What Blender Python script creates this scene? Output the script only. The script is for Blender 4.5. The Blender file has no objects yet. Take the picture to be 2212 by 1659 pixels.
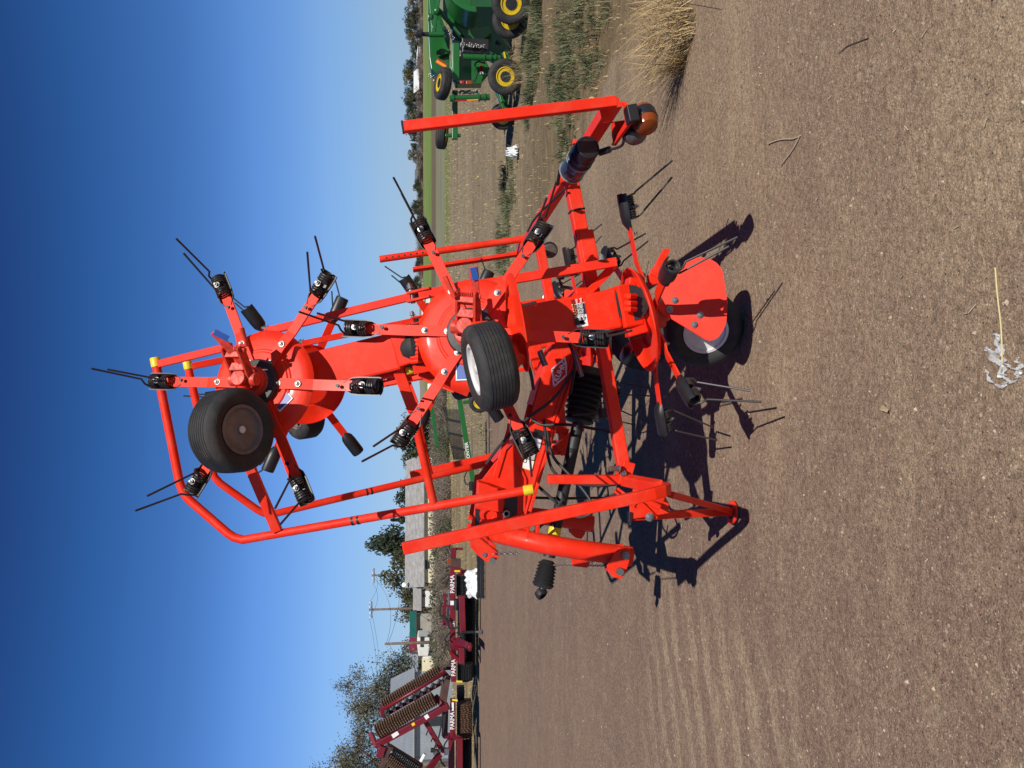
import bpy, bmesh, math, random
from mathutils import Vector, Matrix, noise as mnoise
R = math.radians
V = Vector
random.seed(7)
scene = bpy.context.scene

# ------------------------------------------------------------------ camera
F = 1661.0                      # focal length in units of the 2212-wide photo
PITCH = math.atan2(201, F)
CH = 1.6
cs, sn = math.cos(PITCH), math.sin(PITCH)
cam = bpy.data.cameras.new('camera'); camo = bpy.data.objects.new('camera', cam)
scene.collection.objects.link(camo)
cam.sensor_width = 36; cam.lens = F / 2212 * 36; cam.clip_start = 0.05; cam.clip_end = 6000
# the phone was held sideways: world up is the picture's left
camo.matrix_world = Matrix(((0, 1, 0, 0), (-sn, 0, -cs, 0), (-cs, 0, sn, CH), (0, 0, 0, 1)))
scene.camera = camo
scene.render.resolution_x = 1024; scene.render.resolution_y = 768

# ------------------------------------------------------------------ light
SUN = V((-0.36, 0.97, -1.0)).normalized()
world = bpy.data.worlds.new('World'); scene.world = world; world.use_nodes = True
nt = world.node_tree
sky = nt.nodes.new('ShaderNodeTexSky'); sky.sky_type = 'NISHITA'; sky.sun_disc = False
sky.sun_elevation = math.asin(-SUN.z); sky.sun_rotation = math.atan2(-SUN.x, -SUN.y)
sky.altitude = 1000; sky.air_density = 1.0; sky.dust_density = 0.35; sky.ozone_density = 2.2
bg = nt.nodes['Background']; bg.inputs[1].default_value = 0.085
# deep clear-air blue: the sky is graded by elevation
stc = nt.nodes.new('ShaderNodeTexCoord'); ssep = nt.nodes.new('ShaderNodeSeparateXYZ'); nt.links.new(stc.outputs['Generated'], ssep.inputs[0])
srm = nt.nodes.new('ShaderNodeValToRGB'); nt.links.new(ssep.outputs[2], srm.inputs[0])
SKY = [(0.0, (.55, .74, 1.24)), (.018, (.50, .70, 1.19)), (.05, (.575, .74, 1.10)), (.112, (.66, .87, 1.24)), (.195, (.55, .85, 1.34)), (.262, (.39, .70, 1.16)), (.363, (.234, .553, .986)), (.45, (.172, .371, .74)), (.6, (.075, .19, .42)), (1.0, (.02, .06, .16))]
while len(srm.color_ramp.elements) < len(SKY): srm.color_ramp.elements.new(.5)
for e, (q, c) in zip(srm.color_ramp.elements, SKY): e.position = q; e.color = c + (1,)
smx = nt.nodes.new('ShaderNodeMix'); smx.data_type = 'RGBA'; smx.blend_type = 'MULTIPLY'; smx.inputs[0].default_value = 1.0
nt.links.new(sky.outputs[0], smx.inputs[6]); nt.links.new(srm.outputs[0], smx.inputs[7]); nt.links.new(smx.outputs[2], bg.inputs[0])
sl = bpy.data.lights.new('sun', 'SUN'); sl.energy = 4.9; sl.angle = R(0.5); sl.color = (1.0, 0.95, 0.87)
so = bpy.data.objects.new('sun', sl); scene.collection.objects.link(so)
so.rotation_euler = SUN.to_track_quat('-Z', 'Y').to_euler()
vs = scene.view_settings; vs.view_transform = 'Standard'; vs.look = 'None'; vs.exposure = 0.0; vs.gamma = 1

# ------------------------------------------------------------------ helpers
def ray(x, y):
    r = (829.5 - y) / F; u = (1106 - x) / F
    return V((r, cs + u * sn, -sn + u * cs))
def P(x, y, Y):
    d = ray(x, y); return V((0, 0, CH)) + d * (Y / d.y)
def G(x, y, z=0.0):
    d = ray(x, y); return V((0, 0, CH)) + d * ((z - CH) / d.z)
def PW(x, y, off=0.0):          # plane in which the near wing stands folded up
    d = ray(x, y); k = 0.237
    return V((0, 0, CH)) + d * ((3.02 + off + k * CH) / (d.y - k * d.z))

class MB:
    mir = False                 # mirrored about the machine's middle plane when True
    def __init__(s, base=None):
        s.bm = bmesh.new(); s.base = base if base is not None else V((0, 0, 0))
    def p(s, v):
        v = V(v)
        if MB.mir: v = V((v.x, 8.5 - v.y, v.z))
        return v - s.base
    def raw(s, verts, faces, smooth=False):
        vs_ = [s.bm.verts.new(v) for v in verts]
        for f in faces:
            try:
                fc = s.bm.faces.new([vs_[i] for i in f]); fc.smooth = smooth
            except ValueError: pass
    def bar(s, a, b, w, h, up=(0, -1, 0), ext=0.0):
        a, b = V(a), V(b); d = (b - a).normalized(); a = a - d * ext; b = b + d * ext
        n = V(up) - d * V(up).dot(d); n.normalize(); t = d.cross(n)
        vs_ = []
        for c in (a, b):
            for i, j in ((-1, -1), (1, -1), (1, 1), (-1, 1)):
                vs_.append(s.p(c + t * (i * w / 2) + n * (j * h / 2)))
        s.raw(vs_, [(0, 1, 2, 3), (7, 6, 5, 4), (0, 4, 5, 1), (1, 5, 6, 2), (2, 6, 7, 3), (3, 7, 4, 0)])
    def box(s, c, dx, dy, dz):
        c = V(c); s.bar(c - V((0, 0, dz / 2)), c + V((0, 0, dz / 2)), dx, dy, (0, -1, 0))
    def tube(s, pts, r, seg=10, caps=True):
        pts = [V(q) for q in pts]; n = len(pts); rs = r if isinstance(r, (list, tuple)) else [r] * n
        ref = V((0.31, 0.52, 0.79)); prev = None; vs_ = []
        for i, q in enumerate(pts):
            if i == 0: d = pts[1] - q
            elif i == n - 1: d = q - pts[i - 1]
            else: d = (pts[i + 1] - q).normalized() + (q - pts[i - 1]).normalized()
            d.normalize()
            if prev is None: u = d.cross(ref).normalized()
            else:
                u = prev - d * prev.dot(d)
                u = u.normalized() if u.length > 1e-6 else d.cross(ref).normalized()
            prev = u; w = d.cross(u)
            for k in range(seg):
                a = 2 * math.pi * k / seg
                vs_.append(s.p(q + (u * math.cos(a) + w * math.sin(a)) * rs[i]))
        fs = []
        for i in range(n - 1):
            for k in range(seg):
                k2 = (k + 1) % seg
                fs.append((i * seg + k, i * seg + k2, (i + 1) * seg + k2, (i + 1) * seg + k))
        s.raw(vs_, fs, True)
        if caps:
            s.raw(vs_[:seg], [tuple(range(seg))[::-1]]); s.raw(vs_[-seg:], [tuple(range(seg))])
    def cyl(s, a, b, r, seg=14): s.tube([a, b], r, seg)
    def lathe(s, o, ax, prof, seg=32, closed=False):
        o = V(o); ax = V(ax).normalized(); u = ax.orthogonal().normalized(); w = ax.cross(u); vs_ = []
        for r, h in prof:
            for k in range(seg):
                a = 2 * math.pi * k / seg
                vs_.append(s.p(o + ax * h + (u * math.cos(a) + w * math.sin(a)) * r))
        fs = []; m = len(prof)
        for i in range(m if closed else m - 1):
            j = (i + 1) % m
            for k in range(seg):
                k2 = (k + 1) % seg
                fs.append((i * seg + k, i * seg + k2, j * seg + k2, j * seg + k))
        s.raw(vs_, fs, True)
        if not closed:
            if prof[0][0] > 1e-4: s.raw(vs_[:seg], [tuple(range(seg))[::-1]])
            if prof[-1][0] > 1e-4: s.raw(vs_[-seg:], [tuple(range(seg))])
    def prism(s, poly, ext):
        poly = [V(q) for q in poly]; n = len(poly); ext = V(ext)
        vs_ = [s.p(q - ext / 2) for q in poly] + [s.p(q + ext / 2) for q in poly]
        s.raw(vs_, [tuple(range(n))[::-1], tuple(range(n, 2 * n))] + [(i, (i + 1) % n, n + (i + 1) % n, n + i) for i in range(n)])
    def ball(s, c, r, sx=1, sy=1, sz=1, seg=12):
        prof = [(max(1e-5, r * math.sin(math.pi * i / 8)), -r * math.cos(math.pi * i / 8)) for i in range(9)]
        c = V(c); vs_ = []; 
        for pr, h in prof:
            for k in range(seg):
                a = 2 * math.pi * k / seg
                vs_.append(s.p(c + V((pr * math.cos(a) * sx, pr * math.sin(a) * sy, h * sz))))
        fs = []
        for i in range(8):
            for k in range(seg):
                k2 = (k + 1) % seg; fs.append((i * seg + k, i * seg + k2, (i + 1) * seg + k2, (i + 1) * seg + k))
        s.raw(vs_, fs, True)
    def mesh(s, name, mat, merge=True):
        if merge: bmesh.ops.remove_doubles(s.bm, verts=s.bm.verts, dist=1e-5)
        bmesh.ops.recalc_face_normals(s.bm, faces=s.bm.faces)
        for e in s.bm.edges:
            if len(e.link_faces) == 2 and e.calc_face_angle(0) > .62: e.smooth = False
        me = bpy.data.meshes.new(name); s.bm.to_mesh(me); s.bm.free()
        for m in (mat if isinstance(mat, list) else [mat]): me.materials.append(m)
        return me
    def build(s, name, mat, parent=None, bevel=0.0, loc=None):
        o = bpy.data.objects.new(name, s.mesh(name, mat)); scene.collection.objects.link(o)
        if parent is not None: o.parent = parent
        if loc is not None: o.location = loc
        if bevel:
            b = o.modifiers.new('bevel', 'BEVEL'); b.width = bevel; b.segments = 2; b.limit_method = 'ANGLE'; b.angle_limit = R(50)
            b.harden_normals = False
        return o

def tag(o, label=None, cat=None, group=None, kind=None):
    if label: o['label'] = label
    if cat: o['category'] = cat
    if group: o['group'] = group
    if kind: o['kind'] = kind
    return o
def empty(name, loc, rz=0):
    o = bpy.data.objects.new(name, None); scene.collection.objects.link(o); o.location = loc
    o.rotation_euler = (0, 0, rz); o.empty_display_size = 0.2; return o
def put(name, me, parent=None, mat4=None):
    o = bpy.data.objects.new(name, me); scene.collection.objects.link(o)
    if parent is not None: o.parent = parent
    if mat4 is not None: o.matrix_local = mat4
    return o

def text_mesh(txt, mat, size, bold=0.0, thick=0.002, sx=1.0):
    cu = bpy.data.curves.new('t', 'FONT'); cu.body = txt; cu.size = size; cu.align_x = 'CENTER'; cu.align_y = 'CENTER'
    cu.offset = bold; cu.extrude = thick / 2
    ob = bpy.data.objects.new('t', cu); scene.collection.objects.link(ob)
    bpy.context.view_layer.update()
    me = bpy.data.meshes.new_from_object(ob.evaluated_get(bpy.context.evaluated_depsgraph_get()))
    bpy.data.objects.remove(ob); bpy.data.curves.remove(cu)
    for v in me.vertices: v.co.x *= sx
    me.materials.clear(); me.materials.append(mat); return me
def frame(o, xdir, ydir):
    x = V(xdir).normalized(); z = x.cross(V(ydir)).normalized(); y = z.cross(x)
    m = Matrix((x, y, z)).transposed().to_4x4(); m.translation = V(o); return m

# ------------------------------------------------------------------ materials
def mat(name, col, rough=0.5, metal=0.0, var=0.12, vscale=6.0, bump=0.0, bscale=40.0, spec=0.5, col2=None, coat=0.0, attr=None):
    m = bpy.data.materials.new(name); m.use_nodes = True; t = m.node_tree; n = t.nodes; L = t.links
    b = n['Principled BSDF']; b.inputs['Roughness'].default_value = rough; b.inputs['Metallic'].default_value = metal
    b.inputs['Specular IOR Level'].default_value = spec; b.inputs['Coat Weight'].default_value = coat
    b.inputs['Coat Roughness'].default_value = 0.12
    c1 = tuple(c * (1 - var) for c in col) + (1,); c2 = (tuple(col2) if col2 else tuple(min(1, c * (1 + var)) for c in col)) + (1,)
    tc = n.new('ShaderNodeTexCoord'); nz = n.new('ShaderNodeTexNoise'); nz.inputs['Scale'].default_value = vscale
    nz.inputs['Detail'].default_value = 6; nz.inputs['Roughness'].default_value = 0.65
    L.new(tc.outputs['Object'], nz.inputs['Vector'])
    mr = n.new('ShaderNodeMapRange'); mr.inputs[1].default_value = 0.32; mr.inputs[2].default_value = 0.68
    mx = n.new('ShaderNodeMix'); mx.data_type = 'RGBA'; mx.inputs[6].default_value = c1; mx.inputs[7].default_value = c2
    if attr:
        at = n.new('ShaderNodeAttribute'); at.attribute_name = attr; L.new(at.outputs['Fac'], mx.inputs[0])
    else:
        L.new(nz.outputs[0], mr.inputs[0]); L.new(mr.outputs[0], mx.inputs[0])
    L.new(mx.outputs[2], b.inputs['Base Color'])
    if bump:
        nb = n.new('ShaderNodeTexNoise'); nb.inputs['Scale'].default_value = bscale; nb.inputs['Detail'].default_value = 5
        L.new(tc.outputs['Object'], nb.inputs['Vector'])
        bp = n.new('ShaderNodeBump'); bp.inputs['Strength'].default_value = bump; bp.inputs['Distance'].default_value = 0.01
        L.new(nb.outputs[0], bp.inputs['Height']); L.new(bp.outputs[0], b.inputs['Normal'])
    return m
RED = mat('red_paint', (0.79, 0.026, 0.006), 0.47, var=0.10, vscale=4, bump=0.03, bscale=90, coat=0.03, spec=0.22)
def dusty(m, col, amount, sc):
    t = m.node_tree; n = t.nodes; b = n['Principled BSDF']; src = b.inputs['Base Color'].links[0].from_socket
    tc = n.new('ShaderNodeTexCoord'); nz = n.new('ShaderNodeTexNoise'); nz.inputs['Scale'].default_value = sc; nz.inputs['Detail'].default_value = 9; nz.inputs['Roughness'].default_value = .72
    t.links.new(tc.outputs['Object'], nz.inputs['Vector']); mr = n.new('ShaderNodeMapRange'); mr.inputs[1].default_value = .47; mr.inputs[2].default_value = .75; mr.inputs[4].default_value = amount
    t.links.new(nz.outputs[0], mr.inputs[0]); mx = n.new('ShaderNodeMix'); mx.data_type = 'RGBA'; mx.inputs[7].default_value = col + (1,)
    t.links.new(mr.outputs[0], mx.inputs[0]); t.links.new(src, mx.inputs[6]); t.links.new(mx.outputs[2], b.inputs['Base Color'])
    ma = n.new('ShaderNodeMath'); ma.operation = 'MULTIPLY_ADD'; ma.inputs[1].default_value = .9; ma.inputs[2].default_value = b.inputs['Roughness'].default_value
    t.links.new(mr.outputs[0], ma.inputs[0]); t.links.new(ma.outputs[0], b.inputs['Roughness'])
dusty(RED, (.42, .20, .13), .26, 7)
RED2 = mat('worn_red_paint', (0.66, 0.045, 0.02), 0.45, var=0.3, vscale=30, bump=0.15, bscale=70)
dusty(RED2, (.12, .07, .05), .5, 24)
CRIM = mat('crimson_paint', (0.15, 0.006, 0.014), 0.45, var=0.15, vscale=2)
BROWN = mat('brown_primer', (0.07, 0.03, 0.022), 0.6, var=0.3, vscale=4)
BLK = mat('black_rubber', (0.018, 0.018, 0.019), 0.55, var=0.25, vscale=12, bump=0.08, bscale=80)
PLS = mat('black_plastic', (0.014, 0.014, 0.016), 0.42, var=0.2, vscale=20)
TYR = mat('tyre_rubber', (0.020, 0.020, 0.0205), 0.72, var=0.35, vscale=14, bump=0.15, bscale=120)
dusty(TYR, (.16, .125, .095), .30, 9)
WIRE = mat('spring_steel', (0.022, 0.022, 0.024), 0.42, var=0.2, vscale=7, col2=(0.045, 0.036, 0.030))
STEEL = mat('zinc_steel', (0.24, 0.24, 0.235), 0.42, metal=0.75, var=0.2, vscale=20)
RIMW = mat('pale_rim_paint', (0.62, 0.62, 0.60), 0.45, var=0.15, vscale=10)
YEL = mat('yellow_cap', (0.80, 0.56, 0.02), 0.45, var=0.08)
JYEL = mat('yellow_rim_paint', (0.62, 0.43, 0.01), 0.45, var=0.08)
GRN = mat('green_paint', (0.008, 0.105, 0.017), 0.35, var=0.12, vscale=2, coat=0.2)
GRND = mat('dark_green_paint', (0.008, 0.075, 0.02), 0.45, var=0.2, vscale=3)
WHT = mat('white_paint', (0.80, 0.80, 0.78), 0.5, var=0.05)
WTX = mat('white_lettering', (0.82, 0.82, 0.82), 0.5, var=0.02)
BTX = mat('black_lettering', (0.012, 0.012, 0.012), 0.5, var=0.02)
BLU = mat('blue_label', (0.02, 0.08, 0.32), 0.4, var=0.1)
ORG = mat('orange_label', (0.85, 0.25, 0.02), 0.45, var=0.05)
AMB = mat('amber_lens', (0.26, 0.050, 0.006), 0.2, var=0.15, vscale=30)
LENSR = mat('red_lens', (0.35, 0.01, 0.01), 0.2, var=0.1)
LENSC = mat('clear_lens', (0.10, 0.09, 0.08), 0.15, var=0.2, vscale=25)
GREYC = mat('grey_canister', (0.035, 0.042, 0.05), 0.28, var=0.12, vscale=9)
RUST = mat('rusty_iron', (0.10, 0.055, 0.032), 0.7, metal=0.2, var=0.4, vscale=14, bump=0.2)
IRON = mat('dark_iron', (0.05, 0.052, 0.055), 0.42, metal=0.6, var=0.3, vscale=14)
BARK = mat('bark', (0.09, 0.07, 0.055), 0.9, var=0.35, vscale=5, bump=0.4, bscale=20)
WOOD = mat('weathered_wood', (0.16, 0.11, 0.075), 0.85, var=0.3, vscale=5)
RIM_SHADE = mat('shaded_rim_paint', (0.15, 0.125, 0.115), 0.6, var=0.35, vscale=9)  # pale rim paint with the shade of the downturned wheel face put in
PLASW = mat('white_plastic_film', (0.72, 0.74, 0.74), 0.35, var=0.12, vscale=12)

# ------------------------------------------------------------------ terrain
LOT = [(4.6, 3.6), (2.75, 4.35), (2.65, 5.2), (2.55, 6.6), (2.35, 9.0), (1.9, 11.0), (0.6, 15.0), (-0.8, 18.2), (-3.8, 19.8), (-8.5, 21.0), (-30, 24), (-200, 30)]
def lot_y(x):
    if x >= LOT[0][0]: return LOT[0][1]
    for (x0, y0), (x1, y1) in zip(LOT, LOT[1:]):
        if x1 <= x <= x0: return y0 + (y1 - y0) * (x - x0) / (x1 - x0 + 1e-9)
    return LOT[-1][1]
def lot_dist(x, y):
    best = 1e9
    for (x0, y0), (x1, y1) in zip(LOT, LOT[1:]):
        dx, dy = x1 - x0, y1 - y0; t = max(0, min(1, ((x - x0) * dx + (y - y0) * dy) / (dx * dx + dy * dy)))
        best = min(best, math.hypot(x - x0 - t * dx, y - y0 - t * dy))
    return best if y < lot_y(x) else -best
def sst(a, b, v):
    t = max(0, min(1, (v - a) / (b - a))); return t * t * (3 - 2 * t)
def terrain_z(x, y):
    z = -1.5 * sst(32, 70, y) * sst(4, -12, x)
    d = -lot_dist(x, y) if y < 60 else 5
    z += 0.05 * sst(0.2, 1.2, d) * (1 - sst(10, 30, y)) * (0.6 + 0.8 * mnoise.noise(V((x * .8, y * .8, 0))))
    if y < 30: z += 0.012 * mnoise.noise(V((x * 1.1, y * 1.1, 3.0))) * sst(3.2, 6, abs(x - 0.2) + abs(y - 4)) 
    return z
def axis(lo, hi, fine_lo, fine_hi, st, g):
    a = []; v = fine_lo
    while v < fine_hi: a.append(v); v += st
    s = st; v = fine_hi
    while v < hi: a.append(v); s *= g; v += s
    a.append(hi); s = st; v = fine_lo - st; b = []
    while v > lo: b.append(v); s *= g; v -= s
    b.append(lo); return b[::-1] + a
xs = axis(-1500, 1500, -6, 5, 0.13, 1.12); ys = axis(-40, 2500, 0.5, 12, 0.13, 1.07)
bm = bmesh.new(); lay = bm.verts.layers.float.new('lot'); grid = []
for yv in ys:
    row = []
    for xv in xs:
        v = bm.verts.new((xv, yv, terrain_z(xv, yv))); v[lay] = max(-3, min(3, lot_dist(xv, yv))); row.append(v)
    grid.append(row)
for j in range(len(ys) - 1):
    for i in range(len(xs) - 1):
        f = bm.faces.new((grid[j][i], grid[j][i + 1], grid[j + 1][i + 1], grid[j + 1][i])); f.smooth = True
me = bpy.data.meshes.new('ground'); bm.to_mesh(me); bm.free()
GM = bpy.data.materials.new('dirt_and_fields'); GM.use_nodes = True
t = GM.node_tree; n = t.nodes; L = t.links; pb = n['Principled BSDF']; pb.inputs['Roughness'].default_value = 0.95
pb.inputs['Specular IOR Level'].default_value = 0.12
geo = n.new('ShaderNodeNewGeometry'); sep = n.new('ShaderNodeSeparateXYZ'); L.new(geo.outputs['Position'], sep.inputs[0])
def noise(scale, detail=5, rough=0.6, vec=None):
    q = n.new('ShaderNodeTexNoise'); q.inputs['Scale'].default_value = scale; q.inputs['Detail'].default_value = detail
    q.inputs['Roughness'].default_value = rough; L.new(vec or geo.outputs['Position'], q.inputs['Vector']); return q.outputs[0]
def mrange(v, a, b, c=0.0, d=1.0):
    q = n.new('ShaderNodeMapRange'); q.inputs[1].default_value = a; q.inputs[2].default_value = b; q.inputs[3].default_value = c; q.inputs[4].default_value = d
    L.new(v, q.inputs[0]); return q.outputs[0]
def math_(op, a, b=None):
    q = n.new('ShaderNodeMath'); q.operation = op
    for i, v in enumerate((a, b)):
        if v is None: continue
        if isinstance(v, (int, float)): q.inputs[i].default_value = v
        else: L.new(v, q.inputs[i])
    return q.outputs[0]
def mixc(f, a, b):
    q = n.new('ShaderNodeMix'); q.data_type = 'RGBA'
    L.new(f, q.inputs[0])
    for i, v in ((6, a), (7, b)):
        if isinstance(v, tuple): q.inputs[i].default_value = v + (1,)
        else: L.new(v, q.inputs[i])
    return q.outputs[2]
def mapped(sx, sy, rot=0):
    q = n.new('ShaderNodeMapping'); q.inputs['Scale'].default_value = (sx, sy, 1); q.inputs['Rotation'].default_value = (0, 0, rot)
    L.new(geo.outputs['Position'], q.inputs['Vector']); return q.outputs[0]
# lot dirt
track = noise(1.0, 5, 0.62, mapped(0.55, 1.9, R(28)))
patch = noise(0.5, 5, 0.62)
f1 = mrange(math_('ADD', math_('MULTIPLY', track, 0.55), math_('MULTIPLY', patch, 0.45)), 0.40, 0.60)
dirt = mixc(f1, (0.175, 0.113, 0.087), (0.275, 0.196, 0.134))
rightness = mrange(math_('ADD', sep.outputs[0], math_('MULTIPLY', sep.outputs[1], -0.16)), -2.2, 0.9)
dirt = mixc(math_('MULTIPLY', rightness, 0.6), dirt, (0.268, 0.197, 0.130))
tanp = mrange(noise(0.9, 6, 0.7, mapped(0.6, 1.6, R(62))), 0.53, 0.66)
dirt = mixc(math_('MULTIPLY', tanp, 0.6), dirt, (0.34, 0.255, 0.165))
leftness = mrange(math_('ADD', sep.outputs[0], math_('MULTIPLY', math_('SUBTRACT', noise(.8, 5, .65), .5), 2.5)), -2.0, 0.2, .72, 0.0)
dirt = mixc(leftness, dirt, (0.205, 0.136, 0.103))
mott = mrange(noise(6.5, 7, 0.78), 0.50, 0.66)
dirt = mixc(math_('MULTIPLY', mott, 0.42), dirt, (0.36, 0.28, 0.185))
mott2 = mrange(noise(4.0, 7, 0.75, mapped(1.0, 1.4, R(20))), 0.52, 0.70)
dirt = mixc(math_('MULTIPLY', mott2, 0.38), dirt, (0.180, 0.122, 0.088))
# tyre lug marks left in pale dust
wv = n.new('ShaderNodeTexWave'); wv.bands_direction = 'Y'; wv.inputs['Scale'].default_value = 1.25; wv.inputs['Distortion'].default_value = 4.0; wv.inputs['Detail'].default_value = 4; wv.inputs['Detail Scale'].default_value = 2.0
L.new(mapped(1, 1, R(-24)), wv.inputs['Vector'])
lug = math_('MULTIPLY', mrange(wv.outputs[0], 0.45, 0.75), math_('MULTIPLY', mrange(math_('ABSOLUTE', math_('ADD', sep.outputs[0], 1.95)), 1.0, 0.45), mrange(math_('ABSOLUTE', math_('ADD', sep.outputs[1], -4.1)), 1.5, 0.8)))
lug = math_('MULTIPLY', lug, mrange(noise(11, 8, .8), 0.36, 0.58))
dirt = mixc(math_('MULTIPLY', lug, 0.6), dirt, (0.40, 0.31, 0.205))
grain = mrange(noise(38, 6, 0.75), 0.32, 0.68, 0.55, 1.45)
grain2 = mrange(noise(160, 3, 0.7), 0.34, 0.66, 0.52, 1.48)
vm = n.new('ShaderNodeVectorMath'); vm.operation = 'SCALE'; L.new(dirt, vm.inputs[0]); L.new(math_('MULTIPLY', grain, grain2), vm.inputs[3])
dirt = vm.outputs[0]
def specks(scale, thr, col, src):
    vo = n.new('ShaderNodeTexVoronoi'); vo.inputs['Scale'].default_value = scale; L.new(geo.outputs['Position'], vo.inputs['Vector'])
    sc = n.new('ShaderNodeSeparateColor'); L.new(vo.outputs['Color'], sc.inputs[0])
    on = math_('MULTIPLY', math_('LESS_THAN', vo.outputs['Distance'], 0.26), math_('GREATER_THAN', sc.outputs[0], thr))
    return mixc(on, src, col)
dirt = specks(45, 0.94, (0.42, 0.33, 0.23), dirt); dirt = specks(80, 0.94, (0.07, 0.05, 0.04), dirt); dirt = specks(120, 0.92, (0.5, 0.44, 0.35), dirt)
# fields beyond
yl = math_('LOGARITHM', math_('ADD', math_('MAXIMUM', sep.outputs[1], 1.0), math_('MULTIPLY', math_('SUBTRACT', noise(0.05, 4), 0.5), 6.0)), 10.0)
cr = n.new('ShaderNodeValToRGB'); L.new(mrange(yl, 0.9, 3.2), cr.inputs[0])
def pos(Y): return (math.log10(Y) - 0.9) / 2.3
stops = [(8, (0.17, 0.125, 0.07)), (13, (0.225, 0.178, 0.115)), (38, (0.25, 0.20, 0.13)), (44, (0.17, 0.20, 0.06)), (49, (0.22, 0.215, 0.13)), (70, (0.22, 0.22, 0.14)), (76, (0.15, 0.115, 0.075)), (96, (0.15, 0.12, 0.07)), (104, (0.16, 0.23, 0.055)), (240, (0.19, 0.25, 0.075)), (290, (0.30, 0.24, 0.15)), (900, (0.30, 0.25, 0.18))]
el = cr.color_ramp.elements
while len(el) < len(stops): el.new(0.5)
for e, (Y, c) in zip(el, stops): e.position = pos(Y); e.color = c + (1,)
field = cr.outputs[0]
lf = mrange(math_('ADD', sep.outputs[0], math_('MULTIPLY', sep.outputs[1], 0.045)), -5.0, 1.5)     # dry brushland on the left
dry = mixc(mrange(noise(0.35, 6, 0.7), 0.4, 0.6), (0.20, 0.155, 0.085), (0.30, 0.235, 0.125))
field = mixc(lf, dry, field)
fg = math_('MULTIPLY', mrange(noise(1.0, 6, 0.75, mapped(3.0, 9.0)), 0.3, 0.7, 0.62, 1.38), mrange(noise(0.18, 5, 0.6, mapped(0.5, 3)), 0.35, 0.65, 0.8, 1.2))
vm2 = n.new('ShaderNodeVectorMath'); vm2.operation = 'SCALE'; L.new(field, vm2.inputs[0]); L.new(fg, vm2.inputs[3])
at = n.new('ShaderNodeAttribute'); at.attribute_name = 'lot'
lm = mrange(math_('ADD', at.outputs['Fac'], math_('MULTIPLY', math_('SUBTRACT', noise(2.2, 6, 0.7), 0.5), 1.6)), -0.25, 0.15)
L.new(mixc(lm, vm2.outputs[0], dirt), pb.inputs['Base Color'])
bp = n.new('ShaderNodeBump'); bp.inputs['Strength'].default_value = 0.55; bp.inputs['Distance'].default_value = 0.02
hh = math_('ADD', math_('MULTIPLY', noise(75, 3, 0.6), 0.45), math_('MULTIPLY', noise(9, 6, 0.7), 1.1))
L.new(hh, bp.inputs['Height']); L.new(bp.outputs[0], pb.inputs['Normal'])
me.materials.append(GM)
tag(put('ground', me), kind='structure')

# ------------------------------------------------------------------ scatter: stones, stubble, weeds
def tinted(name, items, material, label=None, kind='stuff'):
    """items: list of (verts, faces, tint)"""
    vs_, fs, tn = [], [], []
    for v, f, tt in items:
        b = len(vs_); vs_ += v; tn += [tt] * len(v); fs += [tuple(i + b for i in q) for q in f]
    me = bpy.data.meshes.new(name); me.from_pydata([tuple(v) for v in vs_], [], fs); me.update()
    a = me.attributes.new('tint', 'FLOAT', 'POINT'); a.data.foreach_set('value', tn)
    me.materials.append(material); return me
STONE = mat('pebbles', (0.16, 0.11, 0.075), 0.85, var=0.0, col2=(0.52, 0.42, 0.30), attr='tint')
items = []
OCT = [(0, 2, 4), (2, 1, 4), (1, 3, 4), (3, 0, 4), (2, 0, 5), (1, 2, 5), (3, 1, 5), (0, 3, 5)]
for k in range(6500):
    Y = 1.2 + 9.5 * random.random() ** 1.5; X = random.uniform(-0.62, 0.62) * Y
    if lot_dist(X, Y) < 0.1: continue
    r = random.choice((0.003, 0.004, 0.005, 0.006, 0.009)) * random.uniform(0.7, 1.3)
    r *= .8
    if random.random() < 0.004: r *= 2.0
    z = terrain_z(X, Y); q = [random.uniform(.6, 1.35) * r for _ in range(6)]; a = random.random() * 6.28; c_, s_ = math.cos(a), math.sin(a)
    items.append(([(X + c_ * q[0], Y + s_ * q[0], z), (X - c_ * q[1], Y - s_ * q[1], z), (X - s_ * q[2], Y + c_ * q[2], z), (X + s_ * q[3], Y - c_ * q[3], z), (X, Y, z + q[4] * .8), (X, Y, z - q[5] * .3)], OCT, random.random() ** 3.6))
for k in range(900):
    Y = 1.6 + 11 * random.random() ** 1.3; X = random.uniform(-0.62, 0.62) * Y; d_ = lot_dist(X, Y)
    if d_ < 0 or random.random() > .25 + .75 * math.exp(-d_ / .8): continue
    z = terrain_z(X, Y) + .003; a = random.random() * 6.28; ln = random.uniform(.008, .035); w_ = .0016 + .0002 * Y; c_, s_ = math.cos(a), math.sin(a)
    items.append(([(X - s_ * w_, Y + c_ * w_, z), (X + s_ * w_, Y - c_ * w_, z), (X + c_ * ln + s_ * w_, Y + s_ * ln - c_ * w_, z + .004), (X + c_ * ln - s_ * w_, Y + s_ * ln + c_ * w_, z + .004)], [(0, 1, 2, 3)], random.uniform(.5, 1)))
o = put('gravel', tinted('gravel', items, STONE)); tag(o, 'small pale pebbles scattered over the dirt lot', 'gravel', kind='stuff')

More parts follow.
